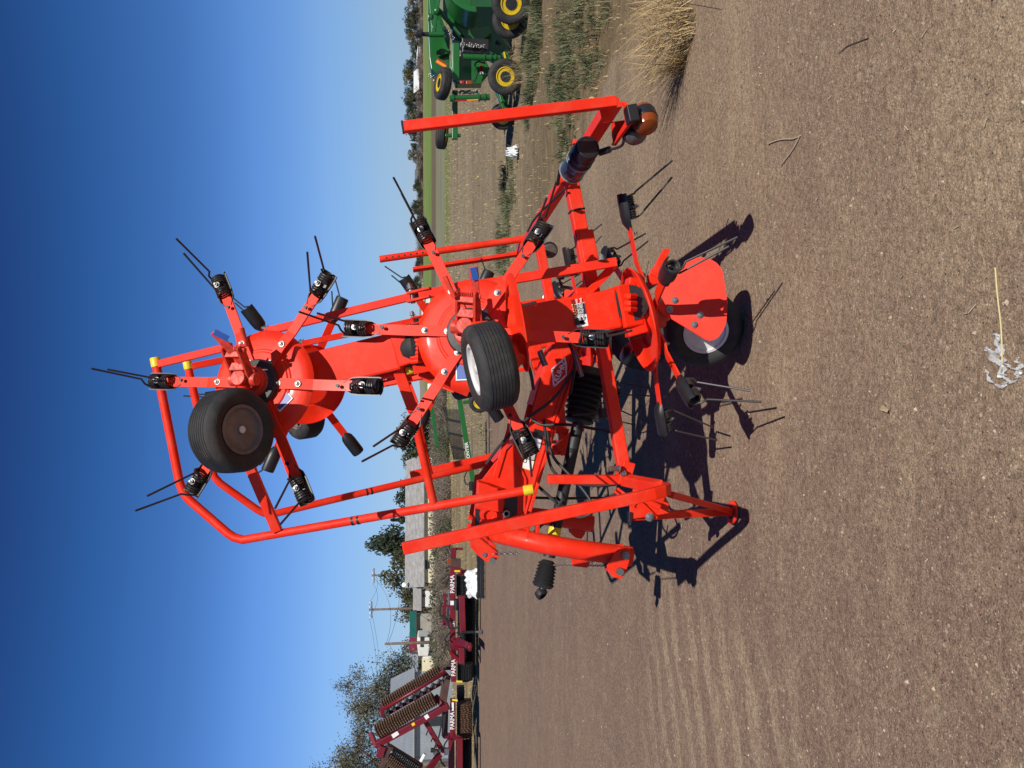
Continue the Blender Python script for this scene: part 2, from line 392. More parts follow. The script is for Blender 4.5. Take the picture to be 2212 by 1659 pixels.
def blade(x, y, z, h, w, lean, az, bend=0.5):
    dx, dy = math.cos(az), math.sin(az); tx, ty = -dy * w, dx * w
    m = (x + dx * lean * bend * .5, y + dy * lean * bend * .5, z + h * 0.55); e = (x + dx * lean, y + dy * lean, z + h)
    return [(x - tx, y - ty, z), (x + tx, y + ty, z), (m[0] + tx * .7, m[1] + ty * .7, m[2]), (m[0] - tx * .7, m[1] - ty * .7, m[2]), e], [(0, 1, 2, 3), (3, 2, 4)]
STRAW = mat('dry_straw', (0.15, 0.10, 0.05), 0.8, var=0.0, col2=(0.62, 0.45, 0.21), attr='tint')
WEED = mat('green_weed_leaf', (0.030, 0.046, 0.016), 0.7, var=0.0, col2=(0.17, 0.18, 0.085), attr='tint')
items = []
for k in range(42000):
    Y = 4.6 + 42 * random.random() ** 1.9; X = random.uniform(-0.60, 0.62) * Y
    d = lot_dist(X, Y)
    if d > -0.05: continue
    if random.random() > min(1, 0.35 + 0.7 * (mnoise.noise(V((X * .7, Y * 1.6, 0))) + .5)): continue
    h = random.uniform(0.012, 0.055) * (1 + min(1.2, Y / 30)); w = 0.0018 + 0.00030 * Y
    items.append((*blade(X, Y, terrain_z(X, Y) - .005, h, w, h * random.uniform(.3, 1.6), random.random() * 6.28), random.random()))
o = put('dry_stubble', tinted('dry_stubble', items, STRAW)); tag(o, 'tan dry stubble of the field beyond the dirt lot', 'stubble', kind='stuff')
items = []
def clump(cx, cy, r, cnt, h0, h1):
    for j in range(max(4, cnt // 30)):
        a = random.random() * 6.28; q = r * 1.15 * math.sqrt(random.random()); sx, sy = cx + math.cos(a) * q, cy + math.sin(a) * q; sr = r * random.uniform(.10, .30); hs = random.uniform(.45, 1.1); tn = random.random()
        for k in range(random.randint(8, 30)):
            a = random.random() * 6.28; q = sr * math.sqrt(random.random()); x, y = sx + math.cos(a) * q, sy + math.sin(a) * q
            h = random.uniform(h0, h1) * hs; items.append((*blade(x, y, terrain_z(x, y) - .01, h, 0.0022 + .00032 * cy, h * random.uniform(.3, 1.3), random.random() * 6.28), max(0, min(1, tn + random.gauss(0, .25)))))
for (px, py, r, c, h) in ((1290, 40, .5, 900, .16), (1240, 30, .6, 900, .2), (1262, 95, .45, 800, .17), (1160, 110, .5, 700, .25), (1165, 60, .5, 700, .25), (1155, 160, .45, 600, .25), (1150, 205, .4, 400, .22),
                          (1225, 150, .4, 600, .15), (1205, 180, .35, 500, .14), (1222, 262, .35, 650, .16), (1235, 290, .22, 350, .12), (1200, 240, .3, 300, .12), (1215, 110, .5, 600, .16),
                          (1100, 430, .8, 900, .2), (1090, 500, .9, 900, .2), (1110, 400, .6, 500, .18), (1085, 590, .9, 700, .18), (1095, 545, .8, 700, .2),
                          (1050, 920, 1.4, 500, .12), (1040, 1020, 1.4, 500, .12), (1055, 850, 1.0, 400, .12), (1060, 660, 1.0, 500, .16)):
    g = G(px, py); clump(g.x, g.y, r, c, h * .4, h)
o = put('green_weeds', tinted('green_weeds', items, WEED)); tag(o, 'low green weeds along the edge of the dirt lot', 'weeds', kind='stuff')

# the dry bunchgrass at the lot's edge
def dry_clump(name, base, pts, label):
    e = empty(name, base); its = []
    for (x, y, r, cnt, h, lx, ly) in pts:
        for k in range(cnt):
            a = random.random() * 6.28; q = r * math.sqrt(random.random()); bx, by = x + math.cos(a) * q, y + math.sin(a) * q
            hh_ = h * random.uniform(.25, 1.0); az = math.atan2(ly + random.gauss(0, .75), lx + random.gauss(0, .75))
            its.append((*blade(bx - base.x, by - base.y, terrain_z(bx, by) - base.z - .01, hh_ * .75, random.uniform(.0013, .0032), hh_ * random.uniform(.4, 1.3), az, random.uniform(.2, .9)), random.random() ** 1.1))
    put('dry_blades', tinted('dry_blades', its, STRAW), e)
    return tag(e, label, 'dry grass')
g = G(1490, 60)
g2 = G(1478, 130); g3 = G(1420, 60); g4 = G(1475, 10)
dry_clump('dry_grass_clump', V((g2.x, g2.y, 0)), [(g2.x, g2.y, .07, 170, .52, -.9, .5), (g.x, g.y, .12, 200, .48, -.4, .6), (g3.x, g3.y, .2, 190, .34, -.3, .3), (g4.x, g4.y, .16, 150, .46, .1, .5)],
          'large straw coloured bunch of dry grass at the edge of the bare dirt')

# ------------------------------------------------------------------ hay tedder
TB = V((0.1, 4.25, 0))
tedder = empty('hay_tedder', TB)
tag(tedder, 'bright red hay tedder with its tined rotors folded up, standing on the dirt lot', 'hay tedder')
def tb(): return MB(TB)
def tpart(mb, name, m, bevel=0.003, parent=None): return mb.build(name, m, parent or tedder, bevel)

# --- shared rotor meshes, local +Z is the side that faces the ground at work
def ldisc():
    mb = MB(); mb.lathe((0, 0, 0), (0, 0, 1), [(0.0, -.03), (.07, -.03), (.08, .0), (.135, .004), (.145, -.008), (.20, -.012), (.235, -.022), (.247, -.036), (.25, -.036), (.252, -.030), (.240, -.016), (.228, -.007), (.202, -.002), (.160, .001), (.154, .007), (.147, .007), (.141, .014), (.085, .014), (.0, .014)], 48)
    return mb.mesh('rotor_disc', RED)
def lhub():
    mb = MB(); mb.lathe((0, 0, .014), (0, 0, 1), [(.075, 0), (.078, .03), (.066, .036), (.062, .07), (.04, .074), (.036, .10), (0, .10)], 28); return mb.mesh('hub', RED2)
def larm():
    mb = MB()
    def q(r, z, w): return [(r, -w, z), (r, w, z), (r, w, z + .009), (r, -w, z + .009)]
    st = [q(.085, .016, .0235), q(.20, .016, .0235), q(.27, .0, .0235), q(.46, -.006, .023), q(.50, -.006, .018)]
    vs_ = [V(v) for s_ in st for v in s_]; fs = [(0, 1, 2, 3)[::-1], (16, 17, 18, 19)]
    for i in range(4):
        for k in range(4): fs.append((4 * i + k, 4 * i + (k + 1) % 4, 4 * i + 4 + (k + 1) % 4, 4 * i + 4 + k))
    mb.raw([tuple(v) for v in vs_], fs)
    n0 = len(mb.bm.faces); mb.lathe((.40, -.005, .0325), (0, 0, 1), [(0, 0), (.008, 0), (.008, .0006), (0, .0006)], 12); mb.lathe((.40, -.005, .0225), (0, 0, -1), [(0, 0), (.008, 0), (.008, .0006), (0, .0006)], 12)
    mb.bm.faces.ensure_lookup_table()
    for f in list(mb.bm.faces)[n0:]: f.material_index = 1
    return mb.mesh('tine_arm', [RED, BTX], False)
def hexbolt(mb, c, ax, r=.012, h=.01):
    mb.lathe(c, ax, [(r * 1.5, 0), (r * 1.5, .002), (r, .0025), (r, h), (r * .55, h + .001), (r * .55, h + .007), (0, h + .007)], 6 if r > .02 else 10)
def lbolts():
    mb = MB()
    for k in range(6):
        a = k * math.pi / 3
        for r in (.105, .205): hexbolt(mb, (r * math.cos(a), r * math.sin(a), .026), (0, 0, 1), .0095, .008)
    return mb.mesh('bolts', STEEL)
def lcap():
    mb = MB(); r = .043                      # half-round black spring holder, open towards the ground side
    n_ = 9
    for (x0, x1) in ((.462, .588),):
        o_, i_ = [], []
        for k in range(n_):
            a = math.pi * (k / (n_ - 1)); y, z = math.cos(a), -math.sin(a)
            o_.append((y * .041, z * .034 + .002)); i_.append((y * .036, z * .029 + .002))
        prof = o_ + i_[::-1]; m = len(prof); secs = []
        for x, sc in ((.415, .35), (.455, .92), (.49, 1), (.578, 1), (.590, .95)): secs.append([(x, y * sc, .012 + (z - .012) * sc) for y, z in prof])
        vs_ = [v for s_ in secs for v in s_]; fs = [tuple(range(m)), tuple(range(4 * m, 5 * m))[::-1]]
        for i in range(4):
            for k in range(m): fs.append((i * m + k, i * m + (k + 1) % m, (i + 1) * m + (k + 1) % m, (i + 1) * m + k))
        mb.raw(vs_, fs, True)
    return mb.mesh('spring_holder', PLS)
def ltine(ln=.34):
    mb = MB()
    for sgn in (-1, 1):          # two coil groups wound round the arm's axis, one tine from the outer end of each
        pts = []; N = 48; cr_ = .027
        for k in range(N + 1):
            a = 2 * math.pi * 3.75 * k / N * sgn + (math.pi / 2)
            pts.append((.521 + sgn * (.013 + .040 * k / N), cr_ * math.cos(a), .012 + cr_ * math.sin(a)))
        x = .521 + sgn * .055; e = pts[-1]; L_ = 1.0 if sgn > 0 else .93
        pts += [(x + .004, e[1] * .7, .044), (x + .012, 0, .060)]
        pts.append(((.685 if sgn > 0 else .612), -.012, .06 + .195 * L_))
        mb.tube(pts, .0048, 7)
    mb.tube([(.521, 0, .012), (.521, 0, .040)], .015, 8)
    return mb.mesh('spring_tine', WIRE)
def ltbolt():
    mb = MB(); hexbolt(mb, (.521, 0, .040), (0, 0, 1), .0095, .012); return mb.mesh('clamp_bolt', STEEL)
M_DISC, M_HUB, M_ARM, M_BOLT, M_CAP, M_TINE, M_TB = ldisc(), lhub(), larm(), lbolts(), lcap(), ltine(), ltbolt()
def rotor(c, nrm, phase, upv=(0, 0, 1), skip=()):
    c = V(c); nrm = V(nrm).normalized()
    if MB.mir: c = V((c.x, 8.5 - c.y, c.z)); nrm = V((nrm.x, -nrm.y, nrm.z))
    e1 = V(upv) - nrm * V(upv).dot(nrm); e1.normalize(); e2 = nrm.cross(e1)
    m = Matrix((e1, e2, nrm)).transposed().to_4x4(); m.translation = c - TB
    ro = put('rotor', M_DISC, tedder, m)
    put('hub', M_HUB, ro); bo = put('bolts', M_BOLT, ro, Matrix.Rotation(phase, 4, 'Z'))
    for k in range(6):
        if k in skip: continue
        a = Matrix.Rotation(phase + k * math.pi / 3, 4, 'Z')
        put('tine_arm', M_ARM, ro, a); put('spring_holder', M_CAP, ro, a); put('spring_tine', M_TINE, ro, a); put('clamp_bolt', M_TB, ro, a)
    return ro

def wheel(c, ax, rad=.19, w=.16, name='wheel', tmat=None, rmat=None, parent=None, base=None, rimr=.56, ribs=8, hubr=.085):
    base = TB if base is None else base
    c, ax = V(c), V(ax).normalized(); h = w / 2; k = rad
    prof = [(k * rimr, -h * .72), (k * .70, -h * .98), (k * .82, -h), (k * .93, -h * .86), (k * .975, -h * .70)]
    for i in range(ribs):
        a = -h * .66 + i * (h * 1.32) / ribs; b_ = a + h * 1.32 / ribs; g_ = .10 * (b_ - a); bow = lambda q: k * (1.0 - .02 * (q / h) ** 2)
        prof += [(bow(a), a + g_), (bow(b_), b_ - g_), (bow(b_) - k * .028, b_ - g_ * .5), (bow(b_) - k * .028, b_ + g_ * .5)]
    prof = prof[:-2]
    prof += [(k * .975, h * .70), (k * .93, h * .86), (k * .82, h), (k * .70, h * .98), (k * rimr, h * .72)]
    mb = MB(base); mb.lathe(c, ax, prof, 48, True)
    ty = mb.build('tyre', tmat or TYR)
    mb = MB(base)
    for s_ in (1, -1):
        d_ = -.25 if s_ > 0 else .32
        mb.lathe(c, ax * s_, [(k * rimr + .002, h * .70), (k * rimr + .005, h * .84), (k * rimr - .008, h * .86), (k * rimr - .014, h * .55), (k * rimr - .024, h * (d_ + .15)), (k * .40, h * d_), (k * .30, h * (d_ + .05)), (k * .25, h * max(.4, d_ + .1)), (k * .20, h * .58), (k * .12, h * .60), (k * .11, h * .75), (0, h * .75)], 36)
    ri = mb.build('rim', rmat or RIMW)
    mb = MB(base); mb.cyl(c - ax * h * .80, c + ax * h * .80, k * hubr, 12)
    wh = mb.build(name, RIMW if base is TB else IRON, parent or tedder)
    ty.parent = wh; ri.parent = wh
    return wh

# fan shaped wheel guard: outline on the ground rotor, metres along n and sideways
def near_half():
    # ---- rotors
    cT, nT = P(562, 829, 3.56), V((.16, -.90, .37))
    cM, nM = P(1020, 720, 3.34), V((.13, -.95, .26))
    cG, nG = P(1393, 688, 3.55), V((.235, -.03, -.97))
    rotor(cT, nT, R(-5)); rotor(cM, nM, R(-5))
    rotor(cG, nG, R(13), (1, 0, 0))
    nT.normalize(); nM.normalize()
    # ---- wing arm boxes
    mb = tb(); mb.bar(P(640, 811, 3.73), P(868, 757, 3.55), .172, .13); tpart(mb, 'wing_arm', RED, .012)
    mb = tb(); a_, b_ = P(1085, 715, 3.52), P(1330, 668, 3.52); mb.bar(a_, b_, .185, .14); tpart(mb, 'wing_arm', RED, .012)
    # collars and gearboxes
    for k in range(3):
        mb = tb()
        if k == 0: mb.bar(P(862, 760, 3.55), P(893, 750, 3.53), .14, .15); mb.cyl(P(868, 722, 3.5), P(885, 728, 3.5), .035); mb.cyl(cM - nM * .02, cM - nM * .14, .105, 20)
        if k == 1: mb.bar(P(1325, 668, 3.52), P(1366, 660, 3.54), .20, .17); mb.bar(P(1352, 615, 3.5), P(1380, 622, 3.5), .07, .08); mb.bar(P(1350, 712, 3.5), P(1392, 700, 3.5), .08, .08); 
        if k == 2: mb.cyl(cT - nT * .02, cT - nT * .16, .105, 20)
        tpart(mb, 'gearbox', RED, .008)
    mb = tb()
    for i in range(7):
        y = 728 + i * 9; mb.tube([P(889, y, 3.46), P(902, y - 2, 3.44), P(912, y - 3, 3.47)], .011, 8)
    for y in (640, 655, 668): mb.tube([P(1352, y, 3.42), P(1362, y, 3.39), P(1372, y, 3.42)], .013, 8)
    tpart(mb, 'joint_fingers', RED, 0)
    mb = tb(); mb.lathe(P(885, 754, 3.56), P(925, 744, 3.5) - P(885, 754, 3.56), [(.09, 0), (.10, .02), (.10, .08), (.08, .1)], 20)
    tpart(mb, 'joint_boot', BLK, 0)
    mb = tb(); c_ = P(1362, 655, 3.452); mb.lathe(c_, (0, -1, .05), [(0, 0), (.082, 0), (.084, .004), (.0, .005)], 28); mb.cyl(cG - nG * .02, cG - nG * .085, .085, 20); tpart(mb, 'joint_opening_shade', BLK, 0)  # opening disc, plus a neck coloured black for the shadow above the rotor
    # ---- wheel carriers: twin plates, spring, lever, crank handle
    for (c, nn, B_, tip, h0, h1) in ((cT, nT, (500, 748), (462, 716), (522, 708), (533, 745)), (cM, nM, (1008, 628), (1022, 576), (961, 597), (980, 640))):
        Yb = c.y - .17; hub = c + nn * .12; bt = P(B_[0], B_[1], Yb - .02); dr = (bt - hub).normalized(); sd = dr.cross(nn).normalized()
        mb = tb()
        for s_ in (-1, 1): mb.bar(hub - dr * .03 + sd * s_ * .038, bt + sd * s_ * .038, .012, .05, nn)
        mb.bar(hub + dr * .06 - sd * .036, hub + dr * .06 + sd * .036, .035, .05, nn); mb.bar(hub + dr * .12 - sd * .036, hub + dr * .12 + sd * .036, .025, .05, nn)
        mb.cyl(hub + sd * .065, hub - sd * .065, .03); mb.cyl(hub + nn * .05, c, .034, 18)
        tpart(mb, 'wheel_bracket', RED2, .003)
        tp = P(tip[0], tip[1], Yb - .06); mb = tb(); mb.bar(hub + dr * .03 + sd * .05, tp, .035, .008, nn); lv = tpart(mb, 'adjusting_lever', RED2, .002)
        mb = tb(); q0 = bt + sd * .05; mb.bar(q0 + (tp - q0) * .45 + nn * .007, q0 + (tp - q0) * .95 + nn * .007, .026, .003, nn); mb.build('scale_label', BLU, lv)
        mb = tb(); A, Bq = P(h0[0], h0[1], Yb - .05), P(h1[0], h1[1], Yb - .03); mb.tube([A, Bq, bt - dr * .02 - sd * .03, bt - dr * .02 + sd * .06], .0105, 10); tpart(mb, 'crank_handle', RED2, 0)
        mb = tb(); pts = []; a0, a1 = bt - dr * .02 - sd * .03, bt - dr * .02 + sd * .03
        for k in range(49):
            an = k / 48 * 2 * math.pi * 7; pts.append(a0 + (a1 - a0) * (k / 48) + dr * math.cos(an) * .014 + nn * math.sin(an) * .014)
        mb.tube(pts, .0028, 6); tpart(mb, 'coil_spring', RED2, 0)
    for c_, n_ in ((cT, nT), (cM, nM)):
        mb = tb(); mb.lathe(c_ + n_ * .03, n_, [(.100, -.02), (.108, 0), (.100, .016), (.072, .020), (.070, .0)], 28, True); tpart(mb, 'hub_cavity_shade', BLK, 0)  # black ring put in as the shade of the hub cavity
    # ---- wheels
    ax = V((.10, -.60, -.80)).normalized(); wc = P(502, 930, 3.27)
    wheel(wc, ax, .174, .155, rmat=RIM_SHADE); mb = tb(); mb.tube([cT + nT * .11, cT + nT * .17 + V((-.09, 0, -.01)), wc - ax * .15, wc - ax * .06], .024, 12); tpart(mb, 'wheel_axle', RED, 0)
    ax = V((-.22, -.11, .97)).normalized(); wc = P(1058, 791, 3.10)
    wheel(wc, ax, .180, .16); mb = tb(); mb.tube([cM + nM * .11, cM + nM * .24 + V((-.02, 0, -.10)), P(1118, 775, 3.12), wc - ax * .13, wc - ax * .05], .028, 12); tpart(mb, 'wheel_axle', RED, 0)
    ax = V((-.40, -.90, .10)).normalized(); wc = P(1520, 708, 3.70); wc.z = .192
    wheel(wc, ax); mb = tb(); mb.tube([cG + nG * .05, cG + nG * .16, wc - ax * .12 + V((0, 0, .08)), wc - ax * .05], .026, 12); tpart(mb, 'wheel_axle', RED, 0)
    # ---- fan guards
    zz = [(780, 600), (790, 545), (800, 520), (880, 450), (1100, 200), (1145, 130), (1200, 90), (1260, 58), (1320, 45), (1390, 46), (1450, 62), (1510, 85), (1560, 115), (1605, 165), (1640, 230), (1670, 400), (1705, 650), (1690, 870), (1670, 945), (1640, 1010), (1590, 1080), (1550, 1112), (1500, 1130), (1455, 1133), (1415, 1118), (1140, 950), (860, 780), (815, 740), (790, 690)]
    pts = [((2350 + a / 3.3183) / 1.823, (1000 + b / 3.3183) / 1.823) for a, b in zz]
    poly = [P(x, y, 3.46 - .12 * (x - 1420) / 150) for x, y in pts]
    nn_ = V((0, -1, -.25)).normalized()
    mb = tb(); mb.prism(poly, nn_ * .006); tpart(mb, 'wheel_guard', RED, 0)
    mb = tb()
    for (a, b) in ((955, 725), (1350, 798), (1280, 925), (1025, 605)):
        x, y = (2350 + a / 3.3183) / 1.823, (1000 + b / 3.3183) / 1.823; hexbolt(mb, P(x, y, 3.455 - .12 * (x - 1420) / 150), (0, -1, .1), .011, .008)
    tpart(mb, 'guard_bolts', STEEL, 0)
    # the same guard on the middle rotor, seen along its edge
    zz = [(1140, 320), (1165, 265), (1195, 248), (1225, 275), (1255, 340), (1300, 520), (1340, 740), (1375, 930), (1400, 1100), (1425, 1300), (1440, 1470), (1430, 1520), (1410, 1542), (1385, 1510), (1350, 1420), (1310, 1250), (1250, 1060), (1200, 960), (1140, 900)]
    poly = []
    for a, b in zz:
        x, y = (1650 + a / 3.3183) / 1.823, (1000 + b / 3.3183) / 1.823
        edge = 1140 + max(0, (b - 320)) * .13; poly.append(P(x, y, 3.30 - .32 * max(0, a - edge) / 230))
    mb = tb(); mb.prism(poly, V((.03, .0, .99)) * .006); tpart(mb, 'wheel_guard', RED, 0)
    mb = tb(); x0, y0 = 2350, 1000
    q = [P((x0 + a / 3.3183) / 1.823, (y0 + b / 3.3183) / 1.823, 3.5) for a, b in ((835, 350), (700, 260), (700, 215), (740, 175), (835, 0), (880, -70), (945, -70), (955, -40), (860, 160), (840, 195))]
    mb.prism(q, V((0, 1, .2)) * .008)
    mb.bar(P((x0 + 740 / 3.3183) / 1.823, (y0 + 260 / 3.3183) / 1.823, 3.53), P((x0 + 770 / 3.3183) / 1.823, (y0 + 400 / 3.3183) / 1.823, 3.53), .06, .05); tpart(mb, 'adjusting_lever', RED, .002)
    # ---- tubular guard hoop
    hp = [PW(335, 775, .28), PW(388, 1042, .28), PW(395, 1062, .28), PW(407, 1078, .28), PW(492, 1152, .28), PW(506, 1161, .28), PW(525, 1166, .28), PW(1150, 1057, .28)]
    mb = tb(); mb.tube(hp, .0215, 14); hoop = tpart(mb, 'guard_hoop', RED, 0)
    mb = tb()
    for a, b in ((hp[0], hp[1]), (hp[-1], hp[-2])):
        d = (b - a).normalized(); mb.lathe(a - d * .006, d, [(.0, 0), (.022, 0), (.0245, .004), (.0245, .046)], 18)
    mb.build('end_cap', YEL, hoop)
    mb = tb()
    for xx in (760, 772):
        c = PW(xx, 1124.5 - (xx - 766) * .175, .28); d = (hp[-1] - hp[-2]).normalized(); mb.lathe(c, d, [(.0222, 0), (.0222, .012)], 18)
    mb.build('black_band', BTX, hoop)
    for q_ in ((PW(344, 786, .28), PW(500, 748, .26), .036), (PW(530, 985, .20), PW(599, 1147, .27), .045), (PW(860, 800, .14), PW(893, 888, .17), .05)):
        mb = tb(); mb.bar(q_[0], q_[1], q_[2], q_[2])
        if q_[2] == .05: mb.tube([PW(890, 880, .17), PW(937, 1089, .28)], .02, 12)
        tpart(mb, 'hoop_brace', RED, .003)
    # ---- folding link on the right of the arms
    mb = tb(); mb.bar(PW(574, 716, .13), PW(888, 641, .16), .036, .036); mb.bar(PW(905, 637, .16), P(1332, 566, 3.45), .042, .036)
    for s_ in (-1, 1): mb.bar(PW(880, 643 + s_ * 9, .16), PW(930, 631 + s_ * 9, .16), .012, .05)
    tpart(mb, 'folding_link', RED, .003)
    mb = tb(); mb.cyl(PW(886, 622, .16), PW(893, 655, .16), .011); hexbolt(mb, PW(886, 624, .16), P(880, 600, 3.4) - P(886, 624, 3.4), .014, .02); hexbolt(mb, P(1300, 562, 3.43), P(1299, 545, 3.43) - P(1300, 562, 3.43), .014, .02); hexbolt(mb, PW(577, 712, .13), (.3, 0, .9), .014, .02)
    tpart(mb, 'link_pins', STEEL, 0)
    mb = tb(); mb.bar(P(1325, 575, 3.5), P(1262, 640, 3.62), .035, .05); mb.bar(P(1222, 655, 3.6), P(1262, 618, 3.6), .03, .05); mb.cyl(P(1243, 634, 3.52), P(1268, 634, 3.52), .028)
    tpart(mb, 'hinge_bracket', RED, .003)
    mb = tb(); mb.tube([P(1218, 600, 3.55), P(1208, 603, 3.55), P(1214, 619, 3.55), P(1236, 623, 3.55)], .008, 8); mb.bar(P(1203, 600, 3.6), P(1248, 590, 3.6), .014, .02); tpart(mb, 'locking_pin', IRON, 0)
    # ---- cylinder and bars on the left of the upper arm
    mb = tb(); mb.tube([P(812, 815, 3.62), P(895, 797, 3.55)], .017, 12); mb.bar(P(803, 833, 3.66), P(930, 808, 3.55), .026, .03); mb.bar(P(800, 806, 3.66), P(806, 838, 3.66), .03, .04)
    mb.bar(P(905, 806, 3.55), P(1010, 850, 3.60), .03, .04); mb.bar(P(893, 800, 3.5), P(960, 786, 3.5), .04, .05); tpart(mb, 'fold_cylinder', RED, .003)
    mb = tb(); mb.lathe(P(878, 801, 3.555), P(890, 798, 3.55) - P(878, 801, 3.555), [(.019, 0), (.021, .004), (.021, .03), (.019, .034)], 14); tpart(mb, 'cylinder_band', YEL, 0)
    # ---- lower side frame tube to the front, upright and warning-panel bar
    mb = tb(); mb.bar(P(1297, 725, 3.6), P(1347, 1012, 3.5), .056, .056); tpart(mb, 'side_frame', RED, .005)
    mb = tb(); a = P(1346, 1018, 3.5); mb.bar(a + V((0, 0, .02)), a + V((-.015, 0, -.035)), .11, .08, (0, -1, 0)); mb.bar(P(1182, 1035, 3.52), P(1352, 1036, 3.5), .042, .042)
    mb.bar(P(1345, 1036, 3.5), P(1426, 1052, 3.10), .05, .042); tpart(mb, 'front_upright', RED, .004)
    mb = tb(); hexbolt(mb, P(1337, 1012, 3.44), (0, -.3, 1), .012, .05); hexbolt(mb, P(1349, 1024, 3.44), (0, -.3, 1), .012, .012); tpart(mb, 'frame_bolts', STEEL, 0)
    pl = [P(870, 1185, 3.02), P(1225, 1106, 3.0), P(1374, 1075, 2.98), P(1412, 1066, 2.985), P(1432, 1060.5, 3.0), P(1441, 1056.5, 3.04), P(1437, 1054, 3.09), P(1424, 1052, 3.13)]
    mb = tb(); vs_ = []; w_, h_ = .047, .032
    for i, q in enumerate(pl):
        d = (pl[min(i + 1, len(pl) - 1)] - pl[max(i - 1, 0)]).normalized(); sx = V((1, 0, 0)); sx = (sx - d * sx.dot(d)).normalized(); nn2 = d.cross(sx)
        if i > 2: pass
        vs_ += [mb.p(q + sx * w_ / 2 * a1 + nn2 * h_ / 2 * a2) for a1, a2 in ((-1, -1), (1, -1), (1, 1), (-1, 1))]
    m = len(pl); fs = [(0, 1, 2, 3), tuple(range(4 * m - 4, 4 * m))]
    for i in range(m - 1):
        for k in range(4): fs.append((4 * i + k, 4 * i + (k + 1) % 4, 4 * i + 4 + (k + 1) % 4, 4 * i + 4 + k))
    mb.raw(vs_, fs); tpart(mb, 'warning_panel_bar', RED, .004)
    # ---- lamps at the back
near_half()
# decals that stand on the near side only
MB.mir = True; near_half(); MB.mir = False

# --- central frame -------------------------------------------------
Yc = 4.25
pg = [(1142, 921), (1115, 957), (1067.6, 1001), (1042, 1035), (1033, 1037), (1029, 1060), (1024, 1105), (1017, 1138), (1052, 1152), (1128, 1150), (1136, 1144), (1142, 1108), (1175, 995), (1201.6, 912), (1231, 829), (1249, 768), (1275, 690), (1282, 640), (1226, 640), (1212, 690), (1198, 744), (1183, 772), (1153, 875)]
mb = tb(); mb.prism([P(x, y, 4.13) for x, y in pg], (0, .014, 0)); mb.prism([P(x, y, 4.13) + V((0, .24, 0)) for x, y in pg], (0, .014, 0)); 
def web(i, j, w=.24, th=.012):
    for k in range(i, j):
        a, b = P(*pg[k], 4.13) + V((0, .12, 0)), P(*pg[k + 1], 4.13) + V((0, .12, 0)); mb.bar(a, b, w, th, (b - a).cross(V((0, 1, 0))), .002)
web(10, 16, .30, .016); web(20, 22, .22); web(0, 2, .22); web(18, 19, .22)
beam = tpart(mb, 'main_beam', RED, .002)
mb = tb()
bl = [(1140, 1110), (1172, 995), (1199, 912), (1228, 829), (1245, 768)]
for a, b in zip(bl, bl[1:]): mb.bar(P(a[0] - 6, a[1], 4.118), P(b[0] - 6, b[1], 4.118), .012, .012)
for a, b in (((1052, 1128), (1060, 1132)), ((1070, 1030), (1100, 930)), ((1100, 930), (1102, 915))): mb.bar(P(*a, 4.118), P(*b, 4.118), .03, .012)
mb.bar(P(1112, 985, 4.118), P(1135, 1035, 4.118), .012, .014); mb.bar(P(1135, 1035, 4.118), P(1132, 1105, 4.118), .012, .014)
mb.build('stiffener', RED, beam, .002)
# folded cover block and pin at the headstock
mb = tb(); q = [(1031, 1038), (1052, 1044), (1066, 1050), (1088, 1056), (1084, 1104), (1062, 1102), (1028, 1092)]
mb.prism([P(x, y, 4.07) for x, y in q], (0, .09, 0)); tpart(mb, 'headstock_cover', RED, .006)
mb = tb(); c = P(1056, 1114, 4.06); mb.lathe(c + V((0, .08, 0)), (0, -1, 0), [(.045, 0), (.045, .085), (.027, .085), (.027, .07), (0, .07)], 24)
q = [(1048, 1100), (1080, 1106), (1090, 1118), (1080, 1140), (1050, 1142), (1036, 1128)]; mb.prism([P(x, y, 4.1) for x, y in q], (0, .02, 0)); tpart(mb, 'headstock_pin', RED, .002)
mb = tb(); mb.lathe(P(1093, 1109, 4.09), (0, -1, 0), [(.020, 0), (.020, .02), (.012, .02), (.012, 0)], 18); tpart(mb, 'lifting_eye', STEEL, 0)
# top link bracket
q = [(1012, 1140), (1052, 1140), (1051, 1162), (1054, 1172), (1072, 1184), (1077, 1191), (1075, 1200), (1066, 1207), (1058, 1209), (1046, 1207), (1030, 1194), (1015, 1178)]
for dy in (-.05, .13):
    mb = tb(); mb.prism([P(x, y, 4.13) + V((0, dy, 0)) for x, y in q], (0, .016, 0)); tpart(mb, 'top_link_bracket', RED, .002)
mb = tb(); mb.cyl(P(1061, 1204, 4.13) + V((0, -.085, 0)), P(1061, 1204, 4.13) + V((0, .17, 0)), .016); mb.cyl(P(1044, 1193, 4.13) + V((0, -.065, 0)), P(1044, 1193, 4.13) + V((0, -.05, 0)), .012); tpart(mb, 'top_link_pin', STEEL, 0)
def chain(a, b, sag, n_, r=.008, name='safety_chain', m=STEEL):
    a, b = V(a), V(b); mb = tb()
    for i in range(n_):
        u = (i + .5) / n_; c = a + (b - a) * u + V((0, 0, -sag * 4 * u * (1 - u))); d = (b - a).normalized(); sd = d.cross(V((0, 1, 0)) if i % 2 else V((1, 0, .3))).normalized(); pts = []
        ll = (b - a).length / n_ * .72
        for k in range(11):
            an = 2 * math.pi * k / 10; pts.append(c + d * math.cos(an) * ll + sd * math.sin(an) * r)
        mb.tube(pts, r * .28, 5, False)
    return tpart(mb, name, m, 0)
chain(P(1064, 1196, 4.05), P(1122, 1195, 4.05), .0, 9)
